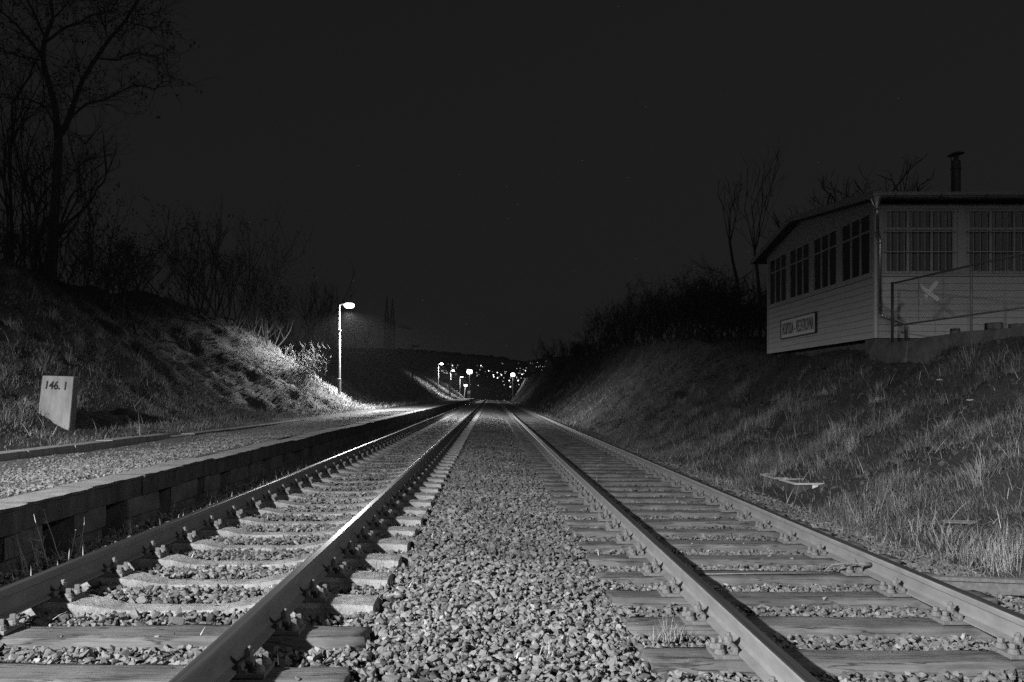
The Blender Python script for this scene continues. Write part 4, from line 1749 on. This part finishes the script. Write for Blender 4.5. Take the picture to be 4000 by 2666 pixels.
def shrub(px, py_top, d, x, lb, seed, n=12, spread=.35, leafp=.12, lev=3, group=None, zbase=None, w=.4, r0=.02, kids=2, name='bare_shrub', grow=1.0):
    """multi-stemmed shrub standing at (x,d), as tall as the photo shows"""
    W = Wood(seed)
    z0 = float(ground(x, d)) if zbase is None else zbase
    h = max(.6, at(px, py_top, d).z - z0) * grow
    for q in range(n):
        b_ = Vector((x + W.r.gauss(0, w), d + W.r.gauss(0, w), z0 - .15))
        dr = Vector((W.r.gauss(0, spread), W.r.gauss(0, spread), 1))
        W.grow(b_, dr, h * W.r.uniform(.38, .6), r0 * W.r.uniform(.6, 1.3), lev, leafp * LEAF, .25, .25, .45, kids, 4)
    return W.done(name, lb, 'shrub', (x, d, z0), group)


G = 'shrubs along the top of the left bank'
k = 0
for px, pt, d, n, lf, lb in [(40, 820, 27.5, 14, .15, 'dense thicket of stems at the left edge under the trees'),
                             (110, 860, 24, 12, .1, 'thin stemmed shrub left of the tall tree trunk'),
                             (290, 930, 25.5, 12, .08, 'low thin shrub just right of the tall tree trunk'),
                             (345, 800, 26, 10, .3, 'slim shrub with leafy tips right of the tall tree'),
                             (465, 775, 27.5, 14, .45, 'widest leafy shrub on the left skyline, right of the tall tree'),
                             (560, 830, 29, 10, .5, 'drooping leafy shrub on the right flank of the widest one'),
                             (620, 1030, 30, 8, .1, 'small shrub in the gap of the left skyline'),
                             (770, 880, 35, 12, .2, 'tall pointed shrub left of the rounded leafy one on the skyline'),
                             (860, 870, 36, 14, .3, 'highest shrub of the second clump on the left skyline'),
                             (960, 930, 38, 14, .55, 'rounded leafy shrub of the second clump on the left skyline'),
                             (1040, 1060, 41, 9, .35, 'low shrub where the left skyline dips'),
                             (1120, 1100, 70, 10, .15, 'thin shrub left behind the nearest lit lamp'),
                             (1195, 1080, 76, 12, .35, 'leafy shrub right behind the nearest lit lamp head'),
                             (1270, 1190, 82, 10, .2, 'low shrub directly behind the pole of the nearest lit lamp'),
                             (1330, 1290, 88, 9, .2, 'dark low shrub right of the nearest lit lamp')]:
    k += 1
    shrub(px, pt, d, (px - VX) / F * d, lb, 40 + k, int(n * .85), .40, lf, 3, G, w=.5 + .008 * d, r0=.02 + .00045 * d, kids=3)

G = 'shrubs along the top of the right bank'
for px, pt, d, n, lb in [(2190, 1335, 92, 12, 'farthest dark shrub where the right bank meets the town lights'),
                         (2250, 1345, 84, 12, 'low dark shrub, second from the far end of the right bank'),
                         (2310, 1330, 74, 12, 'low dark shrub, third from the far end of the right bank'),
                         (2375, 1285, 66, 14, 'spreading bare shrub in the middle of the right skyline'),
                         (2420, 1235, 58, 16, 'bare shrub rising left of the dense thicket on the right'),
                         (2490, 1195, 53, 18, 'tangled shrub at the left of the dense thicket on the right'),
                         (2560, 1165, 48, 20, 'shrub in the left half of the dense thicket on the right'),
                         (2630, 1150, 44, 20, 'shrub in the middle of the dense thicket on the right'),
                         (2710, 1100, 40, 22, 'tallest dense shrub of the thicket on the right'),
                         (2780, 1110, 37, 22, 'dense shrub right of the tallest one in the thicket'),
                         (2845, 1130, 34, 20, 'dense shrub in front of the slender trees by the building'),
                         (2920, 1180, 32, 18, 'dark shrub between the slender trees and the building'),
                         (2975, 1170, 30, 14, 'dark shrub at the far corner of the building')]:
    k += 1
    shrub(px, pt, d, (px - VX) / F * d, lb, 140 + k, int(n * 1.35), .44, .5, 3, G, w=.95, r0=.022 + .0004 * d, kids=3, grow=1.12)

# slender trees by the building
for px, pb, pts_, d, lb, sd in [(2893, 1340, [(2893, 1340), (2890, 1200), (2880, 1100), (2862, 1020), (2850, 940)], 31, 'slender bare tree with drooping low branches, left of the two by the building', 61),
                                (2968, 1300, [(2968, 1330), (2968, 1180), (2958, 1060), (2948, 990)], 29.5, 'slender bare forked tree, closest to the building gable', 62)]:
    W = Wood(sd)
    P = [at(a, b_, d) for a, b_ in pts_]
    z0 = float(ground(P[0].x, d))
    P[0].z = z0 - .2
    W.limb(P, .085, .05, 8)
    q = P[-1]
    for e in range(5 if sd == 61 else 6):
        W.grow(q if e < 3 else P[-2].lerp(q, W.r.random()), Vector((W.r.gauss(0, .35), W.r.gauss(0, .35), 1.2)), 1.25 if sd == 61 else 1.75, .03, 4 if sd == 62 else 3, .03, .3, .22, .42, 2, 4)
    if sd == 61:
        for xx, zz in ((-1, .1), (.9, .4), (-.8, .5)):
            W.grow(P[2], Vector((xx, .2, zz)), 1.1, .02, 2, .05, .1, .3, .5, 2, 4)
    W.done('bare_tree', lb, 'tree', (P[0].x, d, z0), 'slender trees by the building')
for px, pt, d, lb, sd in [(3240, 725, 31, 'bare tree crown showing over the low left part of the roof', 71), (3390, 690, 30, 'bare tree crown showing over the roof by the gutter corner', 72)]:
    W = Wood(sd)
    x = (px - VX) / F * d
    z0 = float(ground(x, d))
    h = at(px, pt, d).z - z0
    W.limb([(x, d, z0 - .2), (x + .1, d, z0 + h * .3), (x, d + .1, z0 + h * .5)], .14, .1, 8)
    for e in range(7):
        W.grow(Vector((x, d + .1, z0 + h * W.r.uniform(.35, .5))), Vector((W.r.gauss(0, .6), W.r.gauss(0, .5), 1)), h * .29, .07, 4, .1, .2, .3, .5, 2, 4)
    W.done('bare_tree', lb, 'tree', (x, d, z0), 'trees behind the building')

# ------------------------------------------------------------------ far distance
PD = 690
def lattice(b, x, y, z0, z1, w0, w1, n, r):
    c = lambda z: w0 + (w1 - w0) * (z - z0) / (z1 - z0)
    zs = [z0 + (z1 - z0) * i / n for i in range(n + 1)]
    for sx in (-1, 1):
        for sy in (-1, 1):
            b.tube([(x + sx * c(z0), y + sy * c(z0), z0), (x + sx * c(z1), y + sy * c(z1), z1)], r, 4)
    for i in range(n):
        a, e = zs[i], zs[i + 1]
        for sy in (-1, 1):
            b.tube([(x - c(a), y + sy * c(a), a), (x + c(e), y + sy * c(e), e)], r * .6, 3)
            b.tube([(x + c(a), y + sy * c(a), a), (x - c(e), y + sy * c(e), e)], r * .6, 3)


pz = at(1530, 1365, PD)
t = thing('power_pylon', 'twin masted lattice power pylon on the far hill left of the lamps', 'pylon', (pz.x, PD, pz.z))
for pxc, top, nm in ((1511, 1157, 'mast'), (1533, 1170, 'mast')):
    b = MB()
    x = (pxc - VX) / F * PD
    zb0 = float(ground(x, PD)) - 1
    zmid = at(0, 1265, PD).z
    lattice(b, x, PD, zb0, zmid, 1.75, 1.75, 9, .22)
    lattice(b, x, PD, zmid, at(0, top, PD).z, 1.75, .2, 6, .2)
    b.build(nm, M['dark_metal'], t)
b = MB()
a, c = at(1499, 1245, PD), at(1545, 1268, PD)
for dy in (-1.5, 1.5):
    for dz in (-2.0, 2.0):
        b.tube([(a.x, PD + dy, a.z + dz), (c.x, PD + dy, c.z + dz)], .3, 4)
    for q in range(6):
        u0, u1 = a.lerp(c, q / 6), a.lerp(c, (q + 1) / 6)
        b.tube([(u0.x, PD + dy, u0.z - 2), (u1.x, PD + dy, u1.z + 2)], .22, 3)
b.build('cross_beam', M['dark_metal'], t)
for (x0, y0, x1, y1) in [(1445, 1266, 1500, 1255), (1450, 1277, 1505, 1268), (1480, 1286, 1530, 1278), (1540, 1262, 1612, 1283), (1545, 1270, 1620, 1290), (1560, 1279, 1605, 1288)]:
    b = MB()
    u, v = at(x0, y0, PD), at(x1, y1, PD)
    b.tube([u, v], .3, 4)
    b.build('cross_arm', M['dark_metal'], t)

LT = [(443,362),(478,362),(493,378),(497,388),(540,398),(540,410),(553,375),(510,408),(485,410),(495,395),
(367,440),(380,442),(391,441),(420,442),(398,461),(422,465),(434,468),(433,452),(463,466),(471,455),(534,470),(534,485),
(778,380),(820,380),(818,395),(835,392),(808,428),(870,450),(908,440),(922,438),(952,450),(778,480),(775,497),(797,483),(770,460),
(963,487),(960,505),(967,508),(1008,460),(1028,507),(1010,520),(1055,487),(1058,493),(1045,475),(1095,450),(1097,468),(1110,450),(1082,520),(1073,560),(1087,600),(1145,552),(1160,577),(1157,622),(1160,520),(1215,490),(1230,520),(1245,552),(1228,512),(1252,540),(1280,522),(1316,525),(1375,525),(1292,480),(1310,470),(1275,468),(1255,467),(1268,440),(1270,410),(1305,425),(1332,438),(1340,405),(1252,353),(1230,415),(1057,350),(1070,358),(1285,587),(1255,597),(1388,345),(1410,340),(1437,338),(1412,355),(1388,358),(1468,345),(1455,393),(1500,378),(1502,390),(1530,392),(1553,392),(1568,297),(1568,312),(1568,327),(1590,310),(1600,305),(1637,295),(1657,293),(1652,280),(1513,430),(1517,435),(1483,393),(788,608)]
BRIGHT = {(963,487),(1008,460),(1010,520),(820,380),(908,440),(1145,552),(1245,552),(1157,622),(1292,480),(1513,430),(967,508),(1055,487),(1332,438),(493,378)}
tm = {}
for key, mt, rr_ in (('a', 'town_glow_a', .27), ('b', 'town_glow_b', .22), ('c', 'town_glow_c', .2)):
    b = MB()
    b.tube([(0, 0, -7), (0, 0, -.2)], .07, 4, mi=0)
    b.tube([(0, 0, -.25), (0, -.5, -.05)], .05, 4, mi=0)
    b.lathe([(.02, -rr_), (rr_ * .7, -rr_ * .7), (rr_, 0), (rr_ * .7, rr_ * .7), (.02, rr_)], 8, mi=1, mx=Matrix.Translation((0, -.5, 0)))
    tm[key] = b.mesh('street_light', [M['dark_metal'], M[mt]])
for (zx, zy) in LT:
    px, py = 1600 + zx / 2.9413, 1300 + zy / 2.94
    best = None
    for d in np.arange(700, 262, -4):
        p = at(px, py, d)
        if p.z - float(ground(p.x, d)) > 6.5 or d < 270:
            best = p
            break
    p = best
    key = 'a' if (zx, zy) in BRIGHT else ('b' if RS.random() < .5 else 'c')
    o = bpy.data.objects.new('street_light', tm[key])
    COL.objects.link(o)
    o.location = p
    tag(o, 'tiny street light among the town lights scattered over the far hillside', 'street light', 'town lights on the far hillside')

# dim blocks of flats on the far hill, under the lights
for px, py, w, h, lb in [(1898, 1432, 12, 26, 'dim block of flats between the two far floodlights, left of centre'), (2078, 1420, 26, 18, 'low dim block under the town lights at the right'), (2140, 1398, 30, 20, 'dim block on the right end of the far skyline')]:
    d = 560
    p = at(px, py, d)
    s = d / F
    zg = float(ground(p.x, d)) - 2
    t = thing('apartment_block', lb, 'building', (p.x, d, zg))
    b = MB()
    b.box(p.x - w * s / 2, p.x + w * s / 2, d, d + 10, zg, p.z + h * s / 2)
    b.build('wall', M['old_concrete'], t)
    b = MB()
    b.box(p.x - w * s / 2 - .3, p.x + w * s / 2 + .3, d - .3, d + 10.3, p.z + h * s / 2, p.z + h * s / 2 + .4)
    b.build('roof', M['roof'], t)
    nx_, nz_ = max(2, int(w * s / 2.6)), 2
    for a in range(nx_):
        for e in range(nz_):
            b = MB()
            xc = p.x - w * s / 2 + (a + .5) * w * s / nx_
            zc_ = p.z + h * s / 2 - 1.3 - e * 2.3
            b.box(xc - .5, xc + .5, d - .05, d - .004, zc_ - .6, zc_ + .6)
            b.build('window', M['black'], t)

# tree line on the hill crest: reads as one mass
parts_V, parts_T, parts_N = [], [], []
n = 1500
x = NR.uniform(-190, 80, n)
y = NR.uniform(685, 705, n)
z = ground(x, y) + NR.uniform(-.5, 1.6, n) * (x < 15)
a, b, c = scatter(np.stack([x, y, z], -1), NR.uniform(.6, 2.0, n), NR.uniform(.3, .6, n), mid_var)
o = np_mesh('hill_woodland', a, b, M['leaf'], c)
tag(o, 'dark wood along the crest of the far hill', 'woodland', kind='stuff')

# ------------------------------------------------------------------ night air
hm = bpy.data.materials.new('night_air')
hm.use_nodes = True
hm.node_tree.nodes.clear()
pv = hm.node_tree.nodes.new('ShaderNodeVolumePrincipled')
pv.inputs['Color'].default_value = g4(.9)
pv.inputs['Density'].default_value = .00014
pv.inputs['Anisotropy'].default_value = .3
ho_ = hm.node_tree.nodes.new('ShaderNodeOutputMaterial')
hm.node_tree.links.new(pv.outputs[0], ho_.inputs['Volume'])
b = MB()
b.box(-1510, 1510, -70, 3010, -90, 120)
tag(b.build('haze', hm), kind='stuff')

# ------------------------------------------------------------------ light, world, camera
w = bpy.data.worlds.new('World')
scn.world = w
w.use_nodes = True
nt = w.node_tree
bg = nt.nodes['Background']
sky = nt.nodes.new('ShaderNodeTexSky')
sky.sky_type = 'NISHITA'
sky.sun_disc = False
sky.sun_elevation = R(-4)
sky.sun_rotation = R(200)
bw = nt.nodes.new('ShaderNodeRGBToBW')
nt.links.new(sky.outputs[0], bw.inputs[0])
# sky slightly paler to the right; unseen fill glow added behind the viewpoint
tcw = nt.nodes.new('ShaderNodeTexCoord')
sxyz = nt.nodes.new('ShaderNodeSeparateXYZ')
nt.links.new(tcw.outputs['Generated'], sxyz.inputs[0])


def mth(op, a, b=None, c=None):
    n = nt.nodes.new('ShaderNodeMath')
    n.operation = op
    for k, v in enumerate((a, b, c)):
        if v is None:
            continue
        if isinstance(v, (int, float)):
            n.inputs[k].default_value = v
        else:
            nt.links.new(v, n.inputs[k])
    return n.outputs[0]


back = mth('POWER', mth('MAXIMUM', mth('MULTIPLY', sxyz.outputs['Y'], -1.0), 0.0), 1.5)
low = mth('SUBTRACT', 1.0, mth('ABSOLUTE', mth('SUBTRACT', sxyz.outputs['Z'], .12)))
v = mth('MULTIPLY_ADD', bw.outputs[0], .25, .047)
v = mth('MULTIPLY_ADD', sxyz.outputs['X'], .016, v)
v = mth('MULTIPLY_ADD', low, .052, v)
v = mth('MULTIPLY_ADD', back, .50, v)
nt.links.new(v, bg.inputs['Color'])
bg.inputs['Strength'].default_value = .12

sd = bpy.data.lights.new('moon', 'SUN')
sd.energy = .004
sd.angle = R(10)
so = bpy.data.objects.new('moon', sd)
COL.objects.link(so)
so.rotation_euler = (R(60), 0, R(20))

cam = bpy.data.cameras.new('camera')
cam.sensor_width = 36
cam.lens = 36 * F / 4000
cam.shift_x = (2000 - VX) / 4000
cam.shift_y = (VY - 1333) / 4000
cam.clip_start = .05
cam.clip_end = 6000
co_ = bpy.data.objects.new('camera', cam)
COL.objects.link(co_)
co_.location = (0, 0, CAMZ)
co_.rotation_euler = (R(90), 0, 0)
scn.camera = co_

vs_ = scn.view_settings
vs_.view_transform = 'Standard'
vs_.look = 'None'
vs_.exposure = 0
vs_.gamma = 1
vs_.use_curve_mapping = False
scn.cycles.use_denoising = False
scn.cycles.max_bounces = 4
scn.cycles.diffuse_bounces = 2
scn.cycles.glossy_bounces = 2
scn.cycles.transparent_max_bounces = 8
scn.cycles.caustics_reflective = False
scn.cycles.caustics_refractive = False
scn.cycles.sample_clamp_indirect = .12
scn.cycles.sample_clamp_direct = 16
